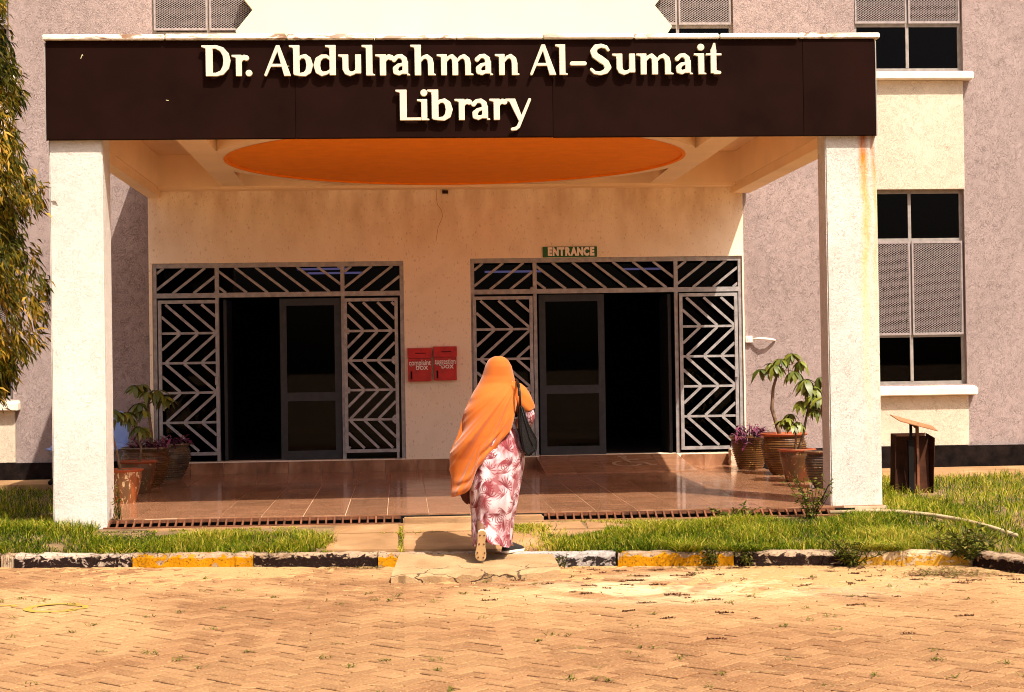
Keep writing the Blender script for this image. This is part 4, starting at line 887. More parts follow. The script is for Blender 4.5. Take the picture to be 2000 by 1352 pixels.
def umbrella_plant(name, label, base, stems, leafsc=1.0, seed=1):
    rd = random.Random(seed); T = thing(name, base, label, 'plant', 'umbrella plants in the porch pots')
    for path, r0, heads in stems:
        mb = MB(); n = len(path); mb.tube(path, [r0*(1-.45*i/(n-1)) for i in range(n)], 8); part('trunk', mb, 'bark', T, smooth=True)
        for (hx, hy, hz, nl, sc) in heads:
            tip = Vector(path[-1]); hp = Vector((hx, hy, hz))
            mb = MB(); mb.tube([tip, (tip+hp)/2+Vector((0,0,.02)), hp], [.007,.005,.004], 6); part('stalk', mb, 'bark', T)
            nl += 2
            for k in range(nl):
                az = 2*math.pi*k/nl+rd.uniform(-.2,.2); put_leaf(T, rd.choice(UL), hp, az, rd.uniform(.0,.55), sc*leafsc*rd.uniform(.8,1.1), rd.uniform(-.3,.3))
    return T
def ringheads(c, spread, n, rd, sc=1.0, lo=-.06, hi=.1):
    out = []
    for k in range(n):
        a = 2*math.pi*k/n+rd.uniform(-.4,.4); r_ = spread*rd.uniform(.55,1); out.append((c[0]+r_*math.cos(a), c[1]+r_*math.sin(a), c[2]+rd.uniform(lo,hi), rd.randint(7,9), sc*rd.uniform(.85,1.05)))
    return out
def pot(name, label, c, rtop, h, m, style='round', rimm='pot_rim', ridges=0):
    T = thing(name, c, label, 'pot', 'glazed plant pots in the porch'); x, y, z = c; n = 40
    if style == 'taper': prof = [(0,.0),(rtop*.60,0),(rtop*.63,.02),(rtop*.80,h*.4),(rtop*.93,h*.72),(rtop*.94,h*.86)]
    else: prof = [(0,.0),(rtop*.55,0),(rtop*.60,.02),(rtop*.86,h*.3),(rtop*1.0,h*.58),(rtop*1.0,h*.72),(rtop*.92,h*.84),(rtop*.86,h*.9)]
    P = []
    for i in range(len(prof)-1):
        for k in range(8):
            t_ = k/8; P.append((prof[i][0]+(prof[i+1][0]-prof[i][0])*t_, prof[i][1]+(prof[i+1][1]-prof[i][1])*t_))
    P.append(prof[-1])
    if ridges:
        P2 = []
        zs_ = np.linspace(.02, prof[-1][1], ridges*4); rr = [interp(q, [p[1] for p in P[8:]], [p[0] for p in P[8:]]) for q in zs_]
        P = P[:9]+[(r_+.006*(1 if (i//2) % 2 else -1), q) for i, (q, r_) in enumerate(zip(zs_, rr))][1:]
    mb = MB(); mb.lathe(P, c, n); part('body', mb, m, T, smooth=not ridges)
    rr = P[-1][0]; hz = P[-1][1]
    mb = MB(); mb.lathe([(rr-.004,hz-.005),(rtop*1.03,hz+.015),(rtop*1.05,hz+h*.06),(rtop*1.0,hz+h*.075),(rtop*.90,hz+h*.06),(rtop*.86,hz-.01)], c, n); part('rim', mb, rimm, T, smooth=True)
    mb = MB(); mb.lathe([(rtop*.90,hz+.012),(rtop*.5,hz+.02),(.001,hz+.025)], c, 20); part('soil', mb, 'soil', T)
    return T, z+hz+.02
def purple_plant(label, c, r, n, seed, h=.2, droop=False):
    rd = random.Random(seed); T = thing('purple_plant', c, label, 'plant', 'purple trailing plants in the porch pots')
    for k in range(n):
        a = rd.uniform(0, 6.28); rr = r*math.sqrt(rd.random()); b0 = Vector((c[0]+rr*.6*math.cos(a), c[1]+rr*.6*math.sin(a), c[2])); tip = Vector((c[0]+rr*1.15*math.cos(a), c[1]+rr*1.15*math.sin(a), c[2]+h*rd.uniform(.3,1)*(1-.4*rr/r)-(rd.uniform(0,.22) if droop and rr > .8*r else 0)))
        mb = MB(); mb.tube([b0, (b0+tip)/2+Vector((0,0,.03)), tip], .004, 5); part('stem', mb, 'purpleaf', T)
        for q in range(4):
            t_ = .45+.18*q; p = b0.lerp(tip, min(1, t_)); put_leaf(T, rd.choice(PL), p, rd.uniform(0, 6.28), rd.uniform(-.5,.4), rd.uniform(.7,1.05))
    return T
rd = random.Random(3)
# right-hand pots
_, zt = pot('plant_pot', 'tall bronze pot of purple leaves beside the doorway stone', (4.30, 5.1, fz(5.1)), .25, .44, 'pot_gold', 'taper', 'pot_gold', 14)
purple_plant('bright purple trailing plant nearest the right doorway', (4.28, 5.02, zt), .25, 42, 5, .20, True)
_, zt = pot('plant_pot', 'largest round ridged gold pot holding the tall umbrella plant', (4.50, 4.12, fz(4.12)), .265, .50, 'pot_gold', 'round', 'pot_rim', 16)
umbrella_plant('umbrella_plant', 'tallest umbrella plant on one bare trunk, in the large gold pot', (4.42, 4.1, zt), [([(4.46,4.1,zt-.05),(4.42,4.1,zt+.1),(4.36,4.1,zt+.30),(4.38,4.1,zt+.55),(4.44,4.1,zt+.74)], .028, [(4.46,3.98,zt+.89,9,1.05),(4.22,4.02,zt+.77,8,.9),(4.60,4.0,zt+.95,9,.95),(4.60,3.95,zt+.74,9,1.0),(4.40,4.25,zt+.84,8,.9),(4.72,4.15,zt+.86,8,.9),(4.36,3.92,zt+.82,9,.9)])], 1, 11)
_, zt = pot('plant_pot', 'orange flecked glazed pot, second from the rust stained column', (4.38, 2.95, fz(2.95)), .205, .39, 'pot_brown', 'taper', 'pot_rim')
umbrella_plant('umbrella_plant', 'two stemmed umbrella plant in the orange flecked pot', (4.38, 2.95, zt), [([(4.36,2.95,zt-.05),(4.37,2.95,zt+.12),(4.36,2.95,zt+.27)], .016, ringheads((4.30,2.90,zt+.31), .10, 5, rd, .75)), ([(4.39,2.95,zt-.05),(4.45,2.95,zt+.15),(4.51,2.95,zt+.44)], .022, [(4.46,2.82,zt+.78,10,1.15),(4.42,2.86,zt+.54,9,.9),(4.56,2.86,zt+.70,9,1.05),(4.60,2.9,zt+.50,9,.95),(4.52,3.0,zt+.72,9,.9),(4.66,2.95,zt+.80,9,.95),(4.52,2.8,zt+.60,9,.9)])], 1, 12)
_, zt = pot('plant_pot', 'dark ribbed pot half hidden behind the rust stained column', (4.47, 2.05, fz(2.05)), .215, .40, 'pot_dark', 'round', 'pot_brown', 13)
umbrella_plant('umbrella_plant', 'thin leaning umbrella plant behind the rust stained column', (4.55, 2.05, zt), [([(4.53,2.05,zt-.05),(4.54,2.05,zt+.12),(4.50,2.05,zt+.28),(4.43,2.05,zt+.42)], .015, ringheads((4.46,2.02,zt+.48), .11, 4, rd, .75))], 1, 13)
# left-hand pots
_, zt = pot('plant_pot', 'small orange glazed pot in sunlight beside the left column', (-2.84, 1.95, fz(1.95)), .185, .37, 'pot_orange', 'taper', 'pot_rim')
umbrella_plant('umbrella_plant', 'umbrella plant in the small orange pot by the left column', (-2.90, 1.95, zt), [([(-2.88,1.95,zt-.05),(-2.91,1.95,zt+.15),(-2.97,1.95,zt+.42)], .016, ringheads((-2.97,1.93,zt+.5), .12, 5, rd, .85, -.08, .12))], 1, 14)
_, zt = pot('plant_pot', 'red rimmed brown pot second from the left column', (-2.90, 3.2, fz(3.2)), .21, .38, 'pot_brown', 'taper', 'pot_rim')
umbrella_plant('umbrella_plant', 'umbrella plant in the red rimmed brown pot', (-2.85, 3.2, zt), [([(-2.88,3.2,zt-.05),(-2.86,3.2,zt+.15),(-2.92,3.2,zt+.36)], .016, ringheads((-2.92,3.18,zt+.44), .12, 5, rd, .85, -.08, .12))], 1, 15)
_, zt = pot('plant_pot', 'large textured gold pot below the left grille', (-2.95, 4.15, fz(4.15)), .275, .47, 'pot_gold', 'round', 'pot_dark', 15)
umbrella_plant('umbrella_plant', 'bushy umbrella plant on straight trunk in the textured gold pot', (-2.92, 4.15, zt), [([(-2.88,4.15,zt-.05),(-2.89,4.15,zt+.2),(-2.92,4.15,zt+.50)], .024, ringheads((-2.90,4.12,zt+.62), .18, 8, rd, .95, -.1, .12))], 1, 16)
purple_plant('dark purple plant spreading low in the textured gold pot', (-2.92, 4.12, zt), .26, 22, 8, .18)
_, zt = pot('plant_pot', 'grey speckled round pot against the left door step', (-2.84, 5.3, fz(5.3)), .26, .45, 'pot_dark', 'round', 'pot_dark', 14)
purple_plant('dark purple plant in the grey speckled pot at the step', (-2.82, 5.3, zt), .25, 22, 9, .14)
# rough stone by the doorway
bm = bmesh.new(); bmesh.ops.create_cube(bm, size=1); bmesh.ops.subdivide_edges(bm, edges=bm.edges[:], cuts=4, use_grid_fill=True)
for v in bm.verts: v.co += Vector((random.uniform(-.05,.05), random.uniform(-.05,.05), random.uniform(-.04,.04))); v.co.x *= .155; v.co.y *= .16; v.co.z *= .205
me = bpy.data.meshes.new('stone_block'); bm.to_mesh(me); bm.free(); tag(link('stone_block', me, None, 'stone', (4.275, YW-.2, fz(YW)+.10)), 'pale rough stone block on the floor at the right door corner', 'stone')

# weeping tree left of the porch
def ribbon_leaves(n, sampler, L, Wd, seed, tintf, droop=.8):
    r_ = np.random.default_rng(seed); V = []; F = []; T = []
    for i in range(n):
        p, d = sampler(r_); l = L*r_.uniform(.6,1.2); w = Wd*r_.uniform(.7,1.2)/2
        d = np.array(d, float); d /= np.linalg.norm(d)+1e-9; s = np.cross(d, r_.normal(size=3)); s /= np.linalg.norm(s)+1e-9; k = len(V); tv = tintf(r_, p)
        m1 = p+d*l*.4; d2 = d+np.array((0,0,-droop*r_.uniform(.3,1))); d2 /= np.linalg.norm(d2); e = m1+d2*l*.6
        V += [tuple(p), tuple(m1+s*w), tuple(m1-s*w), tuple(e)]; F += [(k,k+1,k+2),(k+1,k+3,k+2)]; T += [tv]*4
    return V, F, T
TT = thing('weeping_tree', (-4.15, -.1, .1), 'weeping narrow leaved tree hanging beside the left column', 'tree')
trunk = [(-4.15,-.1,-.05),(-4.12,-.1,1.2),(-4.08,-.1,2.6),(-4.02,-.1,4.2),(-3.98,-.08,5.6),(-3.95,-.1,6.4)]
mb = MB(); mb.tube(trunk, [.11,.10,.09,.075,.05,.02], 10); part('trunk', mb, 'darkbark', TT, smooth=True)
# crown half-width by height, as the drooping tiers of the photograph show
prof_z = [1.25,1.45,1.7,1.95,2.2,2.55,2.85,2.98,3.15,3.4,3.7,3.95,4.1,4.35,4.6,4.8,5.0,5.3,5.8,6.4]
prof_x = [-3.60,-3.50,-3.30,-3.14,-3.12,-3.22,-3.32,-3.24,-3.14,-3.24,-3.40,-3.42,-3.27,-3.38,-3.50,-3.46,-3.52,-3.62,-3.7,-3.85]
limbs = []; r_ = np.random.default_rng(5)
mbl = MB()
for k in range(46):
    z = r_.uniform(1.9, 6.2); a = r_.uniform(0, 2*math.pi); half = max(.15, interp(z-.25, prof_z, prof_x)+4.0); L = half*r_.uniform(.75, 1.0)
    c = np.array((interp(z, [p[2] for p in trunk], [p[0] for p in trunk]), -.1, z)); u_ = np.array((math.cos(a), math.sin(a)*.9, 0))
    pts_ = [c+u_*L*s+np.array((0,0,.16*s-(.75*s*s)*min(1, L))) for s in np.linspace(0, 1, 6)]; limbs.append(pts_)
    mbl.tube(pts_, [.018,.014,.010,.007,.005,.003], 5)
part('limbs', mbl, 'darkbark', TT, kind='stuff')
cl = []
for k in range(1500):
    z = r_.uniform(1.25, 6.4); half = max(.2, interp(z+.06, prof_z, prof_x)+4.02+(.07 if 1.9 < z < 2.5 else 0)); a = r_.uniform(0, 2*math.pi); rad = half*(r_.uniform(.25, 1)**.5)*.97
    if math.sin(6.5*z+2*math.cos(a))+.7*math.sin(13*z+5*a) > .95 and rad > .3*half: continue
    cl.append((np.array((-4.06+rad*math.cos(a), -.1+rad*math.sin(a)*.95, z+.10)), np.array((math.cos(a)*.45, math.sin(a)*.45, -.75)), r_.normal()*.16))
def samp(r_):
    c, d, tt = cl[r_.integers(len(cl))]; samp.t = tt; return c+r_.normal(size=3)*np.array((.035,.04,.06))+d*r_.uniform(-.05,.06), d+r_.normal(size=3)*.42
V, F, T = ribbon_leaves(34000, samp, .115, .021, 6, lambda r_, p: float(np.clip(.46+samp.t+.15*math.sin(4*p[2])+r_.normal()*.22, 0, 1)))
tint_mesh('foliage', [(x+4.15, y+.1, z-.1) for x, y, z in V], F, T, 'treeleaf', TT)

# weeds
def weed(name, label, base, h, n, seed, spread=.12, L=.10):
    L *= .62; n = int(n*1.7)
    r_ = np.random.default_rng(seed); b = np.array(base)
    stems = [(b+np.array((r_.normal()*.03, r_.normal()*.03, 0)), b+np.array((r_.normal()*spread, r_.normal()*spread, h*r_.uniform(.6,1.1)))) for _ in range(max(3, n//14))]
    V, F, T = ribbon_leaves(n, lambda q: ((lambda s_, e_: (s_+(e_-s_)*q.uniform(.1,1), q.normal(size=3)*np.array((1,1,.5))+np.array((0,0,.2))))(*stems[q.integers(len(stems))])), L, L*.28, seed, lambda q, p: float(q.uniform(0,1)), .5)
    o = thing(name, base, label, 'weed', 'weeds along the kerb and drain'); me = MB()
    for s_, e_ in stems: me.tube([s_, (s_+e_)/2+np.array((.01,0,0)), e_], [.004,.003,.002], 5)
    part('stems', me, 'weedleaf', o, kind='stuff'); V = [(x-base[0], y-base[1], z-base[2]) for x, y, z in V]; tint_mesh('leaves', V, F, T, 'weedleaf', o)
weed('weed', 'tall leafy weed growing in front of the rust stained column', (3.70, -.42, .12), .42, 150, 21)
weed('weed', 'broad leaved weed at the drain below the sunlit floor', (2.98, -.36, .13), .12, 60, 22, .14, .12)
weed('weed', 'dark weed hanging over the yellow kerb near the drain end', (2.52, yk(2.52)-.02, -.10), .15, 130, 23, .09, .07)
weed('weed', 'weed clump over the right end of the dark kerb stone', (3.62, yk(3.62)-.06, -.11), .22, 200, 24, .11, .09)
weed('weed', 'weed at the left end of the dark mossy kerb stone', (2.78, yk(2.78)-.03, -.10), .16, 100, 25, .07, .07)
weed('weed', 'dark dry weed heap on the kerb corner', (4.55, yk(4.5)-.06, -.06), .25, 230, 26, .16, .13)
weed('weed', 'small weed at the right end of the kerb ramp', (1.28, yk(1.28)-.12, -.11), .10, 60, 27, .05, .05)
weed('weed', 'yellowish weed at the foot of the left column', (-2.62, .1, .2), .30, 70, 28, .03, .05)

# grass
def grass(name, n, region, hgt, seed, tb=0.0, lean=.8, parent=None, zf=None):
    r_ = np.random.default_rng(seed); V = np.zeros((n*5, 3)); T = np.zeros(n*5); F = []; k = 0
    while k < n:
        x, y = region(r_)
        if x is None: continue
        z = (zf or gz)(x, y); clump = math.sin(5.3*x+2*math.sin(3.1*y))*math.sin(4.1*y+1.2*x)
        h = hgt*r_.uniform(.35, 1.25)*(1+.45*clump)*(max(.28, min(1, (-.22-y)/.42)) if y > -.85 and -2.75 < x < 4.0 else 1); a = r_.uniform(0, 6.28); d = np.array((math.cos(a), math.sin(a), 0)); ln = lean*r_.uniform(.1, 1.9)*h; w = .0030*r_.uniform(.6, 1.5)
        s = np.array((-d[1], d[0], 0)) if r_.random() < .6 else np.array((1, .2*r_.normal(), 0)); p = np.array((x, y, z-.01)); m_ = p+np.array((0,0,h*.55))+d*ln*.35; e = p+np.array((0,0,h*(1-.25*min(1, ln/h))))+d*ln
        V[k*5:k*5+5] = (p-s*w, p+s*w, m_+s*w*.8, m_-s*w*.8, e); F += [(k*5,k*5+1,k*5+2,k*5+3), (k*5+3,k*5+2,k*5+4)]
        T[k*5:k*5+5] = np.clip(.40+tb+.2*clump+.14*math.sin(1.7*x+.8)*math.sin(2.9*y)+r_.normal()*.28+.40*(r_.random() < .10), 0, 1); k += 1
    return tint_mesh(name, V.tolist(), F, T, 'grass', parent)
def onslab(x, y):
    return (-.68 < x < 1.22 and y < -.28) or (1.2 < x < 1.8 and -1.0 < y < -.3) or (1.64 < x < 2.3 and -.62 < y < -.3)
def reg_left(r_):
    x = r_.uniform(-4.9, -.5); y = r_.uniform(yk(x)+.10, -.25 if x > -2.75 else .5)
    if -3.17 < x < -2.69 and y > -.01: return None, None
    if x > -.72-.12*math.sin(9*y): return None, None
    if math.sin(2.9*x+1.1)*math.sin(7.7*y+x)+.5*math.sin(11*x+5*y) > 1.25: return None, None
    if x > -2.2 and y > -.42 and math.sin(6*x)+math.sin(13*x+4*y) > .0: return None, None
    return x, y
def reg_right(r_):
    x = r_.uniform(1.05, 5.4) if r_.random() < .6 else r_.uniform(4.4, 9.2); y = r_.uniform(yk(x)+.12, -.25) if x < 4.5 else r_.uniform(-2.6, 4.3)
    if x < 1.75+.25*math.sin(8*y) and onslab(x, y) and r_.random() > .0: return None, None
    if x < 1.3+.12*math.sin(11*y+2) : return None, None
    if math.sin(2.3*x+.4)*math.sin(4.7*y+.7*x)+.5*math.sin(9*x+6*y) > 1.22: return None, None
    if x > 4.5 and y < yk(4.5) and x < xk(y)+.14: return None, None
    if 5.12 < x < 5.66 and 1.5 < y < 2.4 and r_.random() < .8: return None, None
    if 4.6 < x < 5.4 and y < 2.2 and abs(x-interp(y, [-1.4,-.9,-.2,.42], [4.87,4.85,4.80,4.62])) < .035: return None, None
    return x, y
def reg_patch(r_):                                      # thin grass creeping over the slabs right of the woman
    t_ = r_.random(); x = 1.16+.55*t_+r_.normal()*.10; y = -1.30+r_.normal()*.16+(.25 if t_ < .3 else 0)
    if r_.random() < .45: x = 1.05+r_.normal()*.13; y = -.62+r_.normal()*.12
    if r_.random() < .2: x = 1.45+r_.normal()*.2; y = yk(1.4)+.2+r_.normal()*.05
    if y < yk(x)+.1 or y > -.3: return None, None
    return x, y
def lz(x, y): return lawn_z(x, y) if (y < -2.2 or x > 4.5) else gz(x, y)
grass('grass', 24000, reg_left, .10, 31, .0)['label'] = 'short lawn left of the path'
grass('grass', 62000, reg_right, .105, 32, .02, zf=lambda x, y: max(lz(x, y), -.02))
grass('grass', 2600, reg_patch, .055, 33, .22, 1.0, zf=lambda x, y: gz(x, y)+.02)
def reg_shade(r_):
    x = r_.uniform(-5.2, -3.2); y = r_.uniform(.4, 5.1); return x, y
grass('grass', 7000, reg_shade, .10, 34, -.1)
def reg_joint(r_):
    q = r_.random()
    if q < .35: return -.02+r_.normal()*.012, r_.uniform(-1.3,-.3)
    if q < .6: return r_.uniform(-.3, 1.0), -.63+r_.normal()*.012
    return -.66+r_.normal()*.03, r_.uniform(-1.2,-.3)
grass('grass', 900, reg_joint, .028, 35, .25, 1.2, zf=lambda x, y: gz(x, y)+.015)
def reg_kerb(r_):                                       # runners hanging over the kerb stones
    x = r_.uniform(1.75, 4.5) if r_.random() < .8 else r_.uniform(-4.4, -.9)
    if math.sin(5.1*x+.6)+.8*math.sin(11.7*x) < .25: return None, None
    return x, yk(x)+.03+abs(r_.normal())*.05
grass('grass', 2600, reg_kerb, .085, 36, .05, 2.2, zf=lambda x, y: .004)
# tufts in the paving joints, brown litter and straws
r_ = np.random.default_rng(41); V = []; F = []; T = []
def addblades(cx, cy, n, L, sp, lo, hi, flat=.35, wd=.006):
    for _ in range(n):
        a = r_.uniform(0, 6.28); l = L*r_.uniform(.4,1.1); p = np.array((cx+r_.normal()*sp, cy+r_.normal()*sp, -.119)); d = np.array((math.cos(a), math.sin(a), flat*r_.uniform(.1,1.3))); s = np.array((-math.sin(a), math.cos(a), 0))*wd*r_.uniform(.6,1.2)/2
        k = len(V); m_ = p+d*l*.55+np.array((0,0,.004)); e = p+d*l*np.array((1,1,.5)); V.extend([tuple(p-s), tuple(p+s), tuple(m_+s), tuple(m_-s), tuple(e)]); F.extend([(k,k+1,k+2,k+3),(k+3,k+2,k+4)]); T.extend([float(r_.uniform(lo,hi))]*5)
for _ in range(150):
    y = r_.uniform(-7.6, -1.7); x = r_.uniform(-3.2, 4.9)
    if y > yk(x)-.1 or x > xk(y)-.1: continue
    addblades(x, y, r_.integers(5, 16), .055, .018, .55, .85, .5)
for _ in range(85):                                     # curled brown flower spikes, mostly on the right
    x = min(4.6, r_.gamma(4, .85)-.6); y = yk(x)-abs(r_.normal())*1.3-.08
    if x > xk(y)-.1: continue
    a = r_.uniform(-.5,.5); L = r_.uniform(.04,.13)
    for q in np.linspace(-.5, .5, int(L*190)): addblades(x+q*L*math.cos(a), y+q*L*math.sin(a)+.006*math.sin(9*q), 2, .022, .004, 0, .45, .7, .007)
for _ in range(70):
    x = r_.uniform(-1.5, 4.8); y = r_.uniform(-7.2, -2.2)
    if x > xk(y)-.1 or y > yk(x)-.1: continue
    a = r_.uniform(-.5,.5); L = r_.uniform(.05,.30); p = np.array((x, y, -.117)); d = np.array((math.cos(a), math.sin(a), 0)); s = np.array((-math.sin(a), math.cos(a), 0))*.0022; k = len(V)
    V.extend([tuple(p-s), tuple(p+s), tuple(p+d*L+s*.6), tuple(p+d*L-s*.6)]); F.append((k,k+1,k+2,k+3)); T.extend([1.0]*4)
for _ in range(420):                                    # swept-up dry heap in the kerb corner
    x = 4.25+r_.normal()*.22; y = -2.62+r_.normal()*.16
    if y > yk(x)-.04 or x > xk(y)-.05: continue
    addblades(x, y, 2, .10, .02, 0, 1.0, .25, .005)
for _ in range(260):                                    # litter against the kerb foot
    x = r_.uniform(-.6, 4.4); y = yk(x)-abs(r_.normal())*.06-.02
    if -.15 < x < 1.3: x = -.15-r_.random()*.5; y = yk(x)-abs(r_.normal())*.05-.02
    addblades(x, y, 2, .06, .02, 0, .95, .25, .005)
for _ in range(320):                                    # gravel specks on the drifted sand
    x = r_.uniform(-3.2, 4.7); y = yk(x)-abs(r_.normal())*1.5-.05
    if x > xk(y)-.1 or (-.2 < x < 1.3 and y > -2.5): continue
    k = len(V); q = r_.uniform(.003, .009); z0 = -.110; a = r_.uniform(0, 6.28)
    V.extend([(x+q*math.cos(a+c*2.094), y+q*math.sin(a+c*2.094), z0-.004) for c in range(3)]+[(x, y, z0+q*.8)]); F.extend([(k,k+1,k+3),(k+1,k+2,k+3),(k+2,k,k+3)]); T.extend([float(r_.choice([.02,.1,.95]))]*4)
tint_mesh('leaf_litter', V, F, T, 'litter')
# pale edging strip curving through the lawn
mb = MB(); pth = [(4.45,-.30,.165),(4.62,-.26,.16),(4.75,-.22,.155),(4.83,-.45,.14),(4.86,-.75,.12),(4.88,-1.1,.09),(4.90,-1.5,.06)]; pth = [(3.9,-.33,.165),(4.3,-.31,.165),(4.55,-.36,.16),(4.78,-.60,.145),(4.95,-.95,.125),(5.05,-1.35,.10),(5.12,-1.75,.07)]
mb.tube(pth, .019, 8); tag(part('garden_edging', mb, 'pale', smooth=True), 'pale concrete edging curving through the lawn beside the rust stained column', 'edging')

# ------------------------------------------------------------------ rusty litter bin
LB = thing('litter_bin', (5.40, 2.0, .1), 'dark rusty sheet steel bin under a tilted rust plate on the right lawn', 'bin')
by0, by1 = 1.95, 2.20; x0, x1 = 5.225, 5.575
def plate(name, pts, th, m):
    a = Vector(pts[1])-Vector(pts[0]); b = Vector(pts[3])-Vector(pts[0]); n_ = a.cross(b).normalized()*th; mb = MB(); mb.add(list(pts)+[tuple(Vector(p)+n_) for p in pts], [(0,3,2,1),(4,5,6,7),(0,1,5,4),(1,2,6,5),(2,3,7,6),(3,0,4,7)]); return part(name, mb, m, LB)
plate('back_sheet', [(x0-.02,by1,.0),(x1-.0,by1,.0),(x1+.02,by1,.765),(x0+.0,by1,.765)], .006, 'darkrust')
plate('side_sheet', [(x0-.045,by0,.0),(x0-.025,by1-.008,.0),(x0-.005,by1-.008,.765),(x0-.022,by0,.755)], .006, 'darkrust')
plate('side_sheet', [(x1+.012,by0,.0),(x1+.004,by1-.008,.0),(x1+.024,by1-.008,.765),(x1+.045,by0,.72)], .006, 'darkrust')
plate('inner_sheet', [(x0-.015,by0+.05,.0),(x1-.0,by0+.05,.0),(x1+.02,by0+.14,.735),(x0+.0,by0+.14,.735)], .005, 'darkrust')
for x, w_, m, y, z1 in ((5.352, .028, 'blacksteel', by0-.03, .70), (5.425, .013, 'rust', by0-.03, .875)):
    mb = MB(); mb.box(x-w_, x+w_, y-.02, y+.02, .0, z1); part('post', mb, m, LB)
mb = MB(); mb.box(5.348, 5.374, by0-.03, by0-.006, .701, .895); part('post', mb, 'blacksteel', LB)
mb = MB(); mb.bar((5.412,by0-.02,.835),(5.372,by0-.02,.875), .02, .018); part('brace', mb, 'rust', LB)
plate('rain_plate', [(5.20,1.78,.905),(5.60,1.78,.795),(5.64,2.08,.835),(5.18,2.08,.965)], .008, 'rustplate')

# ------------------------------------------------------------------ two-seat waiting bench behind the left column
WB = thing('waiting_bench', (-3.83, 5.35, .2), 'pale blue two seat plastic waiting bench half hidden behind the left column', 'bench')
by = 5.35
for cx in (-4.07, -3.58):
    V = []; F = []; n, m_ = 10, 14
    for j in range(m_+1):
        s = j/m_
        if s < .5: y = by-.22+.40*(s/.5); z = .62-.035*math.sin(math.pi*s/.5)-(.03 if s < .08 else 0)
        else: q = (s-.5)/.5; y = by+.18+.13*q; z = .62+.44*q
        for i in range(n+1):
            u_ = i/n*2-1; w = .225*(1 if s < .5 else (1-.10*((s-.5)/.5)**2)) * (1 if s < .9 else math.sqrt(max(.05, 1-((s-.9)/.1)**2*.6)))
            V.append((cx+u_*w, y-(.05*u_*u_ if s > .5 else 0), z+(.035*u_*u_ if s < .55 else 0)))
    for j in range(m_):
        for i in range(n): a = j*(n+1)+i; F.append((a, a+1, a+n+2, a+n+1))
    mb = MB(); mb.add(V, F); o = part('seat_shell', mb, 'blue', WB, smooth=True); sm = o.modifiers.new('s', 'SOLIDIFY'); sm.thickness = .012
mb = MB(); mb.box(-4.28, -3.37, by-.03, by+.03, .52, .57); part('beam', mb, 'frame', WB)
for x in (-4.235, -3.42):
    mb = MB(); mb.box(x-.025, x+.025, by-.025, by+.025, .21, .52); part('leg', mb, 'frame', WB)
    mb = MB(); mb.tube([(x,by-.26,.222),(x,by-.1,.24),(x,by+.1,.24),(x,by+.24,.222)], .028, 8); part('foot', mb, 'blacksteel', WB, smooth=True)

# ------------------------------------------------------------------ the walking woman
PR = thing('person', (.76, -1.72, -.01), 'woman in long orange veil and maroon palm print dress walking towards the porch', 'person')
def skin_body(bones, rad, root):
    me = bpy.data.meshes.new('body'); names = list(rad); idx = {n: i for i, n in enumerate(names)}
    me.from_pydata([rad[n][0] for n in names], [(idx[a], idx[b]) for a, b in bones], [])
    o = bpy.data.objects.new('tmp', me); COL.objects.link(o); sk = o.modifiers.new('k', 'SKIN'); ss = o.modifiers.new('u', 'SUBSURF'); ss.levels = 2; ss.render_levels = 2
    for n in names: v = me.skin_vertices[0].data[idx[n]]; v.radius = rad[n][1]; v.use_root = (n == root)
    dg = bpy.context.evaluated_depsgraph_get(); r2 = bpy.data.meshes.new_from_object(o.evaluated_get(dg)); bpy.data.objects.remove(o); return r2
J = {'pelvis': ((.77,-1.72,.82),(.145,.11)), 'waist': ((.765,-1.70,.98),(.12,.095)), 'chest': ((.765,-1.65,1.15),(.14,.10)), 'collar': ((.785,-1.60,1.29),(.09,.07)), 'neck': ((.80,-1.57,1.365),(.052,.052)), 'jaw': ((.808,-1.535,1.43),(.066,.075)), 'brow': ((.81,-1.545,1.51),(.078,.092)), 'crown': ((.812,-1.56,1.575),(.055,.065)), 'nose': ((.812,-1.437,1.455),(.014,.014)),
 'ls': ((.63,-1.62,1.26),(.055,.055)), 'le': ((.55,-1.63,1.02),(.042,.042)), 'lw': ((.53,-1.52,.82),(.028,.028)), 'lh': ((.53,-1.49,.75),(.034,.02)),
 'rs': ((.945,-1.62,1.26),(.055,.055)), 're': ((1.03,-1.65,1.10),(.042,.042)), 'rw': ((.98,-1.46,1.05),(.028,.028)), 'rh': ((.95,-1.40,1.06),(.034,.02)),
 'lhip': ((.69,-1.73,.76),(.10,.10)), 'lk': ((.665,-1.66,.44),(.062,.062)), 'lc': ((.64,-1.83,.30),(.055,.055)), 'la': ((.625,-1.985,.20),(.034,.034)), 'lf': ((.618,-1.955,.10),(.036,.030)), 'lt': ((.618,-1.93,.03),(.034,.022)),
 'rhip': ((.85,-1.72,.76),(.10,.10)), 'rk': ((.86,-1.60,.44),(.062,.062)), 'rc': ((.858,-1.60,.28),(.055,.055)), 'ra': ((.855,-1.575,.085),(.034,.036)), 'rf': ((.91,-1.50,.045),(.038,.026)), 'rt': ((.955,-1.44,.025),(.034,.018))}
BN = [('pelvis','waist'),('waist','chest'),('chest','collar'),('collar','neck'),('neck','jaw'),('jaw','brow'),('brow','crown'),('jaw','nose'),('collar','ls'),('ls','le'),('le','lw'),('lw','lh'),('collar','rs'),('rs','re'),('re','rw'),('rw','rh'),('pelvis','lhip'),('lhip','lk'),('lk','lc'),('lc','la'),('la','lf'),('lf','lt'),('pelvis','rhip'),('rhip','rk'),('rk','rc'),('rc','ra'),('ra','rf'),('rf','rt')]
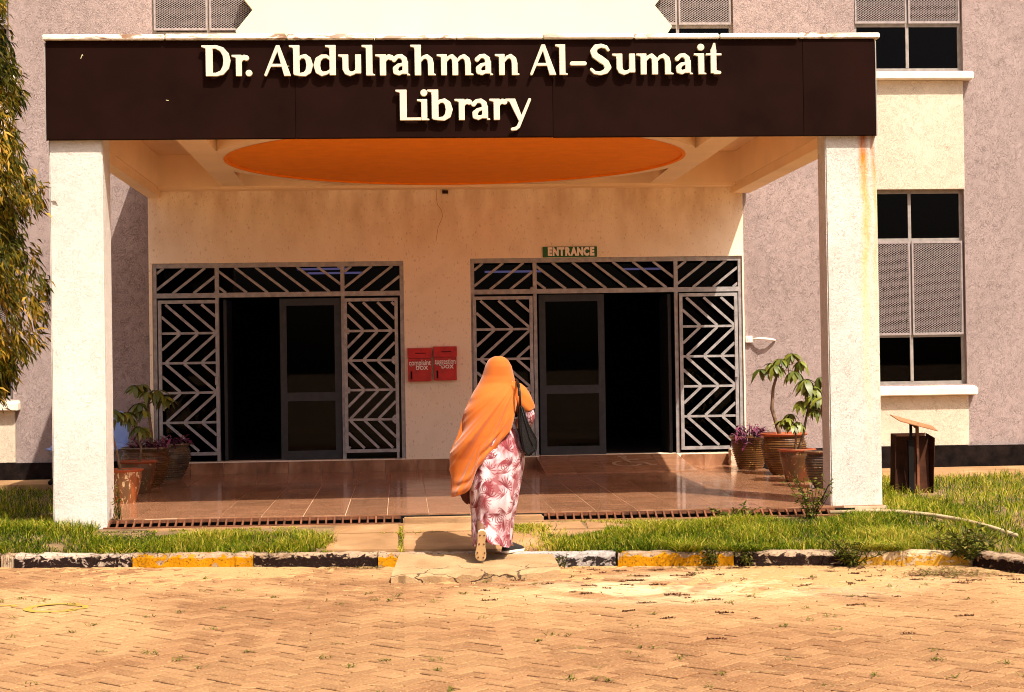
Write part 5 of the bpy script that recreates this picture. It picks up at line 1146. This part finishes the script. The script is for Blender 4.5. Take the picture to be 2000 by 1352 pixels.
def fingers(J, BN, h, d, sidev):                        # four fingers and a thumb rooted in the palm
    d = Vector(d).normalized(); sidev = Vector(sidev); p = Vector(J[h][0])
    for i, l in enumerate((.062,.070,.066,.052)):
        b = p+sidev*(.024*(i-1.5)*1.0)+d*.02; m_ = b+d*l*.55+Vector((0,0,-.012)); e = m_+d*l*.35+Vector((0,0,-.03))
        for q, (pt, rr) in enumerate(((b,.0095),(m_,.0085),(e,.007))): J[f'{h}f{i}{q}'] = (tuple(pt), (rr, rr))
        BN += [(h, f'{h}f{i}0'), (f'{h}f{i}0', f'{h}f{i}1'), (f'{h}f{i}1', f'{h}f{i}2')]
    b = p-sidev*.035-d*.012; e = b-sidev*.022+d*.03
    J[h+'t0'] = (tuple(b), (.011,.011)); J[h+'t1'] = (tuple(e), (.009,.009)); BN += [(h, h+'t0'), (h+'t0', h+'t1')]
fingers(J, BN, 'lh', (0,.1,-1), (0,.9,.1)); fingers(J, BN, 'rh', (-.5,1,0), (.0,.1,.9))
bme = skin_body(BN, J, 'pelvis'); off = wpos(PR); bme.transform(Matrix.Translation(-off)); bme.materials.clear(); bme.name = 'body'; link('body', bme, PR, 'skin', smooth=True)

def loft(name, rows, m, parent, uvscale=None, closed=True, solid=.004, sub=1):
    """rows: list of rings of (x,y,z); UV in metres"""
    n = len(rows[0]); off = wpos(parent); V = [(x-off.x, y-off.y, z-off.z) for rg in rows for x, y, z in rg]; F = []; UV = []
    vs = 0.0
    vv = [0.0]
    for j in range(1, len(rows)): vv.append(vv[-1]+float(np.mean([np.linalg.norm(np.array(rows[j][i])-np.array(rows[j-1][i])) for i in range(0, n, 4)])))
    uu = []
    for rg in rows:
        a = [0.0]
        for i in range(n): a.append(a[-1]+float(np.linalg.norm(np.array(rg[(i+1) % n])-np.array(rg[i]))))
        uu.append(a)
    per = max(a[-1] for a in uu)
    for j in range(len(rows)-1):
        for i in range(n if closed else n-1):
            F.append((j*n+i, j*n+(i+1) % n, (j+1)*n+(i+1) % n, (j+1)*n+i)); UV.append([(i/n*per, vv[j]), ((i+1)/n*per, vv[j]), ((i+1)/n*per, vv[j+1]), (i/n*per, vv[j+1])])
    me = bpy.data.meshes.new(name); me.from_pydata(V, [], F); ul = me.uv_layers.new(name='UVMap'); k = 0
    for q in UV:
        for c in q: ul.data[k].uv = c; k += 1
    o = link(name, me, parent, m, smooth=True)
    if solid: s = o.modifiers.new('s', 'SOLIDIFY'); s.thickness = solid; s.offset = 0
    if sub: s = o.modifiers.new('u', 'SUBSURF'); s.levels = sub; s.render_levels = sub
    return o
# dress
zr_ = [.06,.10,.15,.19,.32,.42,.52,.59,.75,.84,1.07,1.2,1.3,1.36]
xr_ = [.885,.885,.892,.895,.91,.93,.95,.965,1.0,1.0,.935,.915,.90,.85]
xl_ = [.575,.57,.565,.56,.56,.552,.55,.552,.56,.57,.60,.60,.66,.72]
yc_ = [-1.70,-1.70,-1.71,-1.71,-1.71,-1.72,-1.72,-1.72,-1.72,-1.72,-1.69,-1.66,-1.61,-1.58]
bd_ = [.24,.24,.235,.23,.21,.20,.195,.195,.195,.175,.115,.10,.08,.06]
NR = 72; rows = []
for j in range(46):
    t_ = j/45; rg = []
    for i in range(NR):
        a = 2*math.pi*i/NR; back = max(0, -math.sin(a))
        hem = .075+.115*math.exp(-((math.cos(a)+.52)/.34)**2)*back+.03*math.exp(-((math.cos(a)-.15)/.3)**2)*back
        z = 1.36+(hem-1.36)*t_
        xr, xl, yc, bd = (interp(z, zr_, q) for q in (xr_, xl_, yc_, bd_)); low = max(0, min(1, (1.0-z)/.8))
        fold = low*(.016*math.sin(7*a+1.2*z*3+.6)+.010*math.sin(13*a-4*z)+.007*math.sin(23*a+5*z))
        tr = -.075*low**2*math.exp(-((a-math.radians(235))/.5)**2)          # trailing left calf pushes the cloth back
        cx, hw = (xr+xl)/2, (xr-xl)/2; ca_, sa_ = math.cos(a), math.sin(a); e_ = .85
        rg.append((cx+(hw+fold*.5)*math.copysign(abs(ca_)**e_, ca_), yc+(bd+fold)*math.copysign(abs(sa_)**e_, sa_)+tr+.03*low*math.sin(3*z*4+a), z))
    rows.append(rg)
loft('dress', rows, 'dress', PR)
def sleeve(name, pts, rs, m, n=20, wr=.006):
    rows = []; ref = Vector((0,0,1))
    for k, (p, r0) in enumerate(zip(pts, rs)):
        p = Vector(p); ax = (Vector(pts[min(k+1,len(pts)-1)])-Vector(pts[max(k-1,0)])).normalized(); u_ = ax.cross(Vector((0,1,.3))).normalized(); w_ = ax.cross(u_)
        rows.append([tuple(p+(r0+wr*math.sin(5*2*math.pi*i/n+k*1.7))*(math.cos(2*math.pi*i/n)*u_+math.sin(2*math.pi*i/n)*w_)) for i in range(n)])
    return loft(name, rows, m, PR)
sleeve('sleeve', [(1.00,-1.66,1.24),(1.03,-1.67,1.17),(1.042,-1.68,1.12),(1.03,-1.65,1.085),(1.01,-1.56,1.08),(.98,-1.47,1.07)], [.06,.062,.062,.058,.05,.042], 'dress')
# veil: falls from the crown, hem sweeping from the right shoulder down to the left knee
vz = [1.635,1.625,1.60,1.55,1.47,1.41,1.35,1.30,1.24,1.20,1.10,1.01,.95,.80,.70,.60,.51,.44]
vl = [.79,.755,.725,.700,.675,.645,.605,.575,.545,.515,.485,.455,.428,.412,.385,.358,.325,.32]
vr = [.825,.86,.89,.918,.935,.95,.96,.965,.967,.967,.965,.96,.955,.95,.95,.95,.95,.95]
vy = [-1.565,-1.565,-1.565,-1.56,-1.56,-1.575,-1.60,-1.62,-1.64,-1.65,-1.67,-1.69,-1.70,-1.71,-1.72,-1.73,-1.74,-1.74]
vb = [.03,.065,.09,.112,.118,.12,.135,.15,.16,.165,.185,.20,.205,.215,.22,.225,.23,.23]
vz_, vl, vr, vy, vb = (np.array(q)[::-1] for q in (vz, vl, vr, vy, vb))
hx = [.31,.39,.50,.54,.565,.60,.73,.84,.90,.935,.965,1.0]; hz = [.485,.495,.53,.56,.63,.725,.835,.98,1.08,1.20,1.33,1.40]
NV = 150; rows = []; MR = 84
def vpt(a, z):
    xl, xr, yc, bd = (interp(z, vz_, q) for q in (vl, vr, vy, vb)); ca_, sa_ = math.cos(a), math.sin(a); e_ = .9
    return (xl+xr)/2+(xr-xl)/2*math.copysign(abs(ca_)**e_, ca_), yc+bd*math.copysign(abs(sa_)**e_, sa_), z
hems = []
for i in range(NV):
    a = 2*math.pi*i/NV; z = .8
    for _ in range(40):
        x = vpt(a, z)[0]; zt_ = interp(x, hx, hz) if math.sin(a) < .0 else max(interp(x, hx, hz), .85)
        z += .4*(zt_-z)
    hems.append(z)
for j in range(MR+1):
    t_ = j/MR; rg = []
    for i in range(NV):
        a = 2*math.pi*i/NV; z = 1.636+(hems[i]-1.636)*t_**1.0; x, y, z = vpt(a, z); d = z-hems[i]; sc = max(0, min(1, (1.45-z)/.5)); back = max(0, -math.sin(a))
        u_ = math.cos(a); diag = u_*3.2+.9*(1.4-z)
        psi = math.atan2(1.47-z, .99-x); dist = math.hypot(1.47-z, .99-x); rg_ = lambda q: 1-2*abs(math.sin(q))**.8
        f = sc*dist*(.052*rg_(psi*6.5+.7)+.046*rg_(psi*13+1.1+.8*z)+.020*rg_(psi*29+3*z))+.010*max(0, u_)*sc
        roll = .034*math.exp(-((d-.045)/.035)**2)*sc*back+.022*math.exp(-((d-.12)/.03)**2)*sc*back-.014*math.exp(-((d-.082)/.02)**2)*sc*back
        n_ = Vector((math.cos(a), math.sin(a)*1.3, 0)).normalized(); k = f+roll
        x += n_.x*k*.7; y += n_.y*k-.05*max(0, (.8-z))*(1 if u_ < 0 else 0)*back
        rg.append((x, y, z))
    rows.append(rg)
loft('veil', rows, 'veil', PR)
# the part of the veil over the right upper arm
sleeve('veil_sleeve', [(.90,-1.63,1.40),(.945,-1.64,1.365),(.985,-1.655,1.30),(1.01,-1.665,1.245),(1.025,-1.67,1.20),(1.032,-1.668,1.178)], [.035,.066,.078,.080,.076,.068], 'veil', 28, .007)
# dark lining corner that hangs below the hem on the left
rows = [[(.44+.14*s, -1.66+.05*math.sin(3*s), z+zz_) for s in np.linspace(0, 1, 12)] for z, zz_ in ()]
mb = MB(); mb.add([(.44,-1.60,.60),(.58,-1.62,.60),(.585,-1.63,.44),(.545,-1.62,.405),(.50,-1.61,.43),(.47,-1.60,.50),(.44,-1.56,.60),(.58,-1.58,.60),(.585,-1.59,.44),(.545,-1.58,.405),(.50,-1.57,.43),(.47,-1.56,.50)], [(0,1,2,3,4,5),(11,10,9,8,7,6)]+[(i,(i+1)%6,6+(i+1)%6,6+i) for i in range(6)]); part('veil_lining', mb, 'lining', PR, bevel=.012, smooth=True)
# shoes: the left one tips up on its toe and shows its sole, the right one stands flat
def shoe(mat_, rimw=.011):
    out = [(.0,.030),(.03,.036),(.08,.033),(.13,.037),(.18,.045),(.215,.042),(.237,.025),(.242,0),(.237,-.028),(.215,-.040),(.18,-.040),(.13,-.030),(.08,-.027),(.03,-.031),(.0,-.027),(-.012,-.012),(-.012,.014)]
    def lay(name, sc, z0, z1, m):
        n = len(out); c = .115; P = [((x-c)*sc+c, y*sc) for x, y in out]; mb = MB(); mb.add([(x, y, z0) for x, y in P]+[(x, y, z1) for x, y in P], [tuple(range(n))[::-1], tuple(range(n, 2*n))]+[(i, (i+1) % n, n+(i+1) % n, n+i) for i in range(n)])
        me = mb.mesh(name); me.transform(mat_); me.transform(Matrix.Translation(-off)); return link(name, me, PR if name == 'shoe' else sh, m)
    n = 17; rows_ = []
    mbu = MB(); P = out; c = .12; lv = [(1.0,.014),(1.0,.03),(.93,.048),(.74,.066),(.40,.078)]
    vs = [((x-c)*s+c-(.02 if s < .9 else 0)*0, y*s, z*(1-.35*max(0, (x-.1)/.14))) for s, z in lv for x, y in P]; fs = []
    for l_ in range(len(lv)-1):
        for i in range(n):
            x = P[i][0]
            fs.append((l_*n+i, l_*n+(i+1) % n, (l_+1)*n+(i+1) % n, (l_+1)*n+i))
    mbu.add(vs, fs); me = mbu.mesh('shoe'); me.transform(mat_); me.transform(Matrix.Translation(-off)); sh = link('shoe', me, PR, 'shoe', smooth=True)
    lay('sole_rim', 1.04, -.002, .016, 'solerim'); lay('sole', 1.0, -.007, -.0021, 'sole')
    for x, y in ((.025,.018),(.025,-.016),(.10,.020),(.10,-.018),(.175,.030),(.175,-.028),(.215,.022),(.215,-.02)):
        mb = MB(); mb.tube([(x,y,-.0072),(x,y,-.0105)], .0065, 8); me = mb.mesh('stud'); me.transform(mat_); me.transform(Matrix.Translation(-off)); link('stud', me, sh, 'stud')
    return sh
# local x: heel -> toe, local z: up from the sole
def frame(o, xd, zd):
    xd = Vector(xd).normalized(); zd = Vector(zd); zd = (zd-xd*zd.dot(xd)).normalized(); yd = zd.cross(xd); m_ = Matrix((xd, yd, zd)).transposed().to_4x4(); m_.translation = o; return m_
shoe(frame((.632,-2.055,.225), (-.06,.28,-1), (0,1,.28)))
shoe(frame((.835,-1.60,.006), (.62,.72,.0), (0,0,1)))
# black handbag hanging from the right shoulder
HB = thing('handbag', (1.0, -1.72, .84), 'black leather shoulder bag on the right arm of the walking woman', 'handbag')
mb = MB(); y0_, y1_ = -1.90, -1.62
A = [(.958,1.225),(.975,1.235),(1.035,1.06),(1.096,.955),(1.09,.866),(1.022,.816),(.985,.86),(.962,1.0)]
mb.prism(A, y0_, y1_); part('bag_body', mb, 'bag', HB, bevel=.010, smooth=False)
mb = MB(); mb.tube([(.968,y0_-.003,1.23),(1.0,y0_-.006,1.10),(1.035,y0_-.006,.97),(1.06,y0_-.004,.90)], .0045, 6); mb.tube([(.985,y0_-.003,1.215),(1.03,y0_-.005,1.07),(1.092,y0_-.004,.955)], .0045, 6); part('piping', mb, 'bag', HB, smooth=True)
mb = MB(); mb.tube([(1.025,y0_-.004,.818),(1.090,y0_-.004,.868),(1.097,y0_-.004,.955)], .0045, 6); part('base_piping', mb, 'bag', HB, smooth=True)
for dy in (.05, .20):
    mb = MB(); ya = y0_+dy; mb.tube([(.967,ya,1.225),(.966,ya-.02+.02*(dy<.1),1.31),(.962,min(-1.70, ya+.06),1.40),(.955,-1.66,1.435),(.95,-1.58,1.44)], .009, 8); part('strap', mb, 'bag', HB, smooth=True)
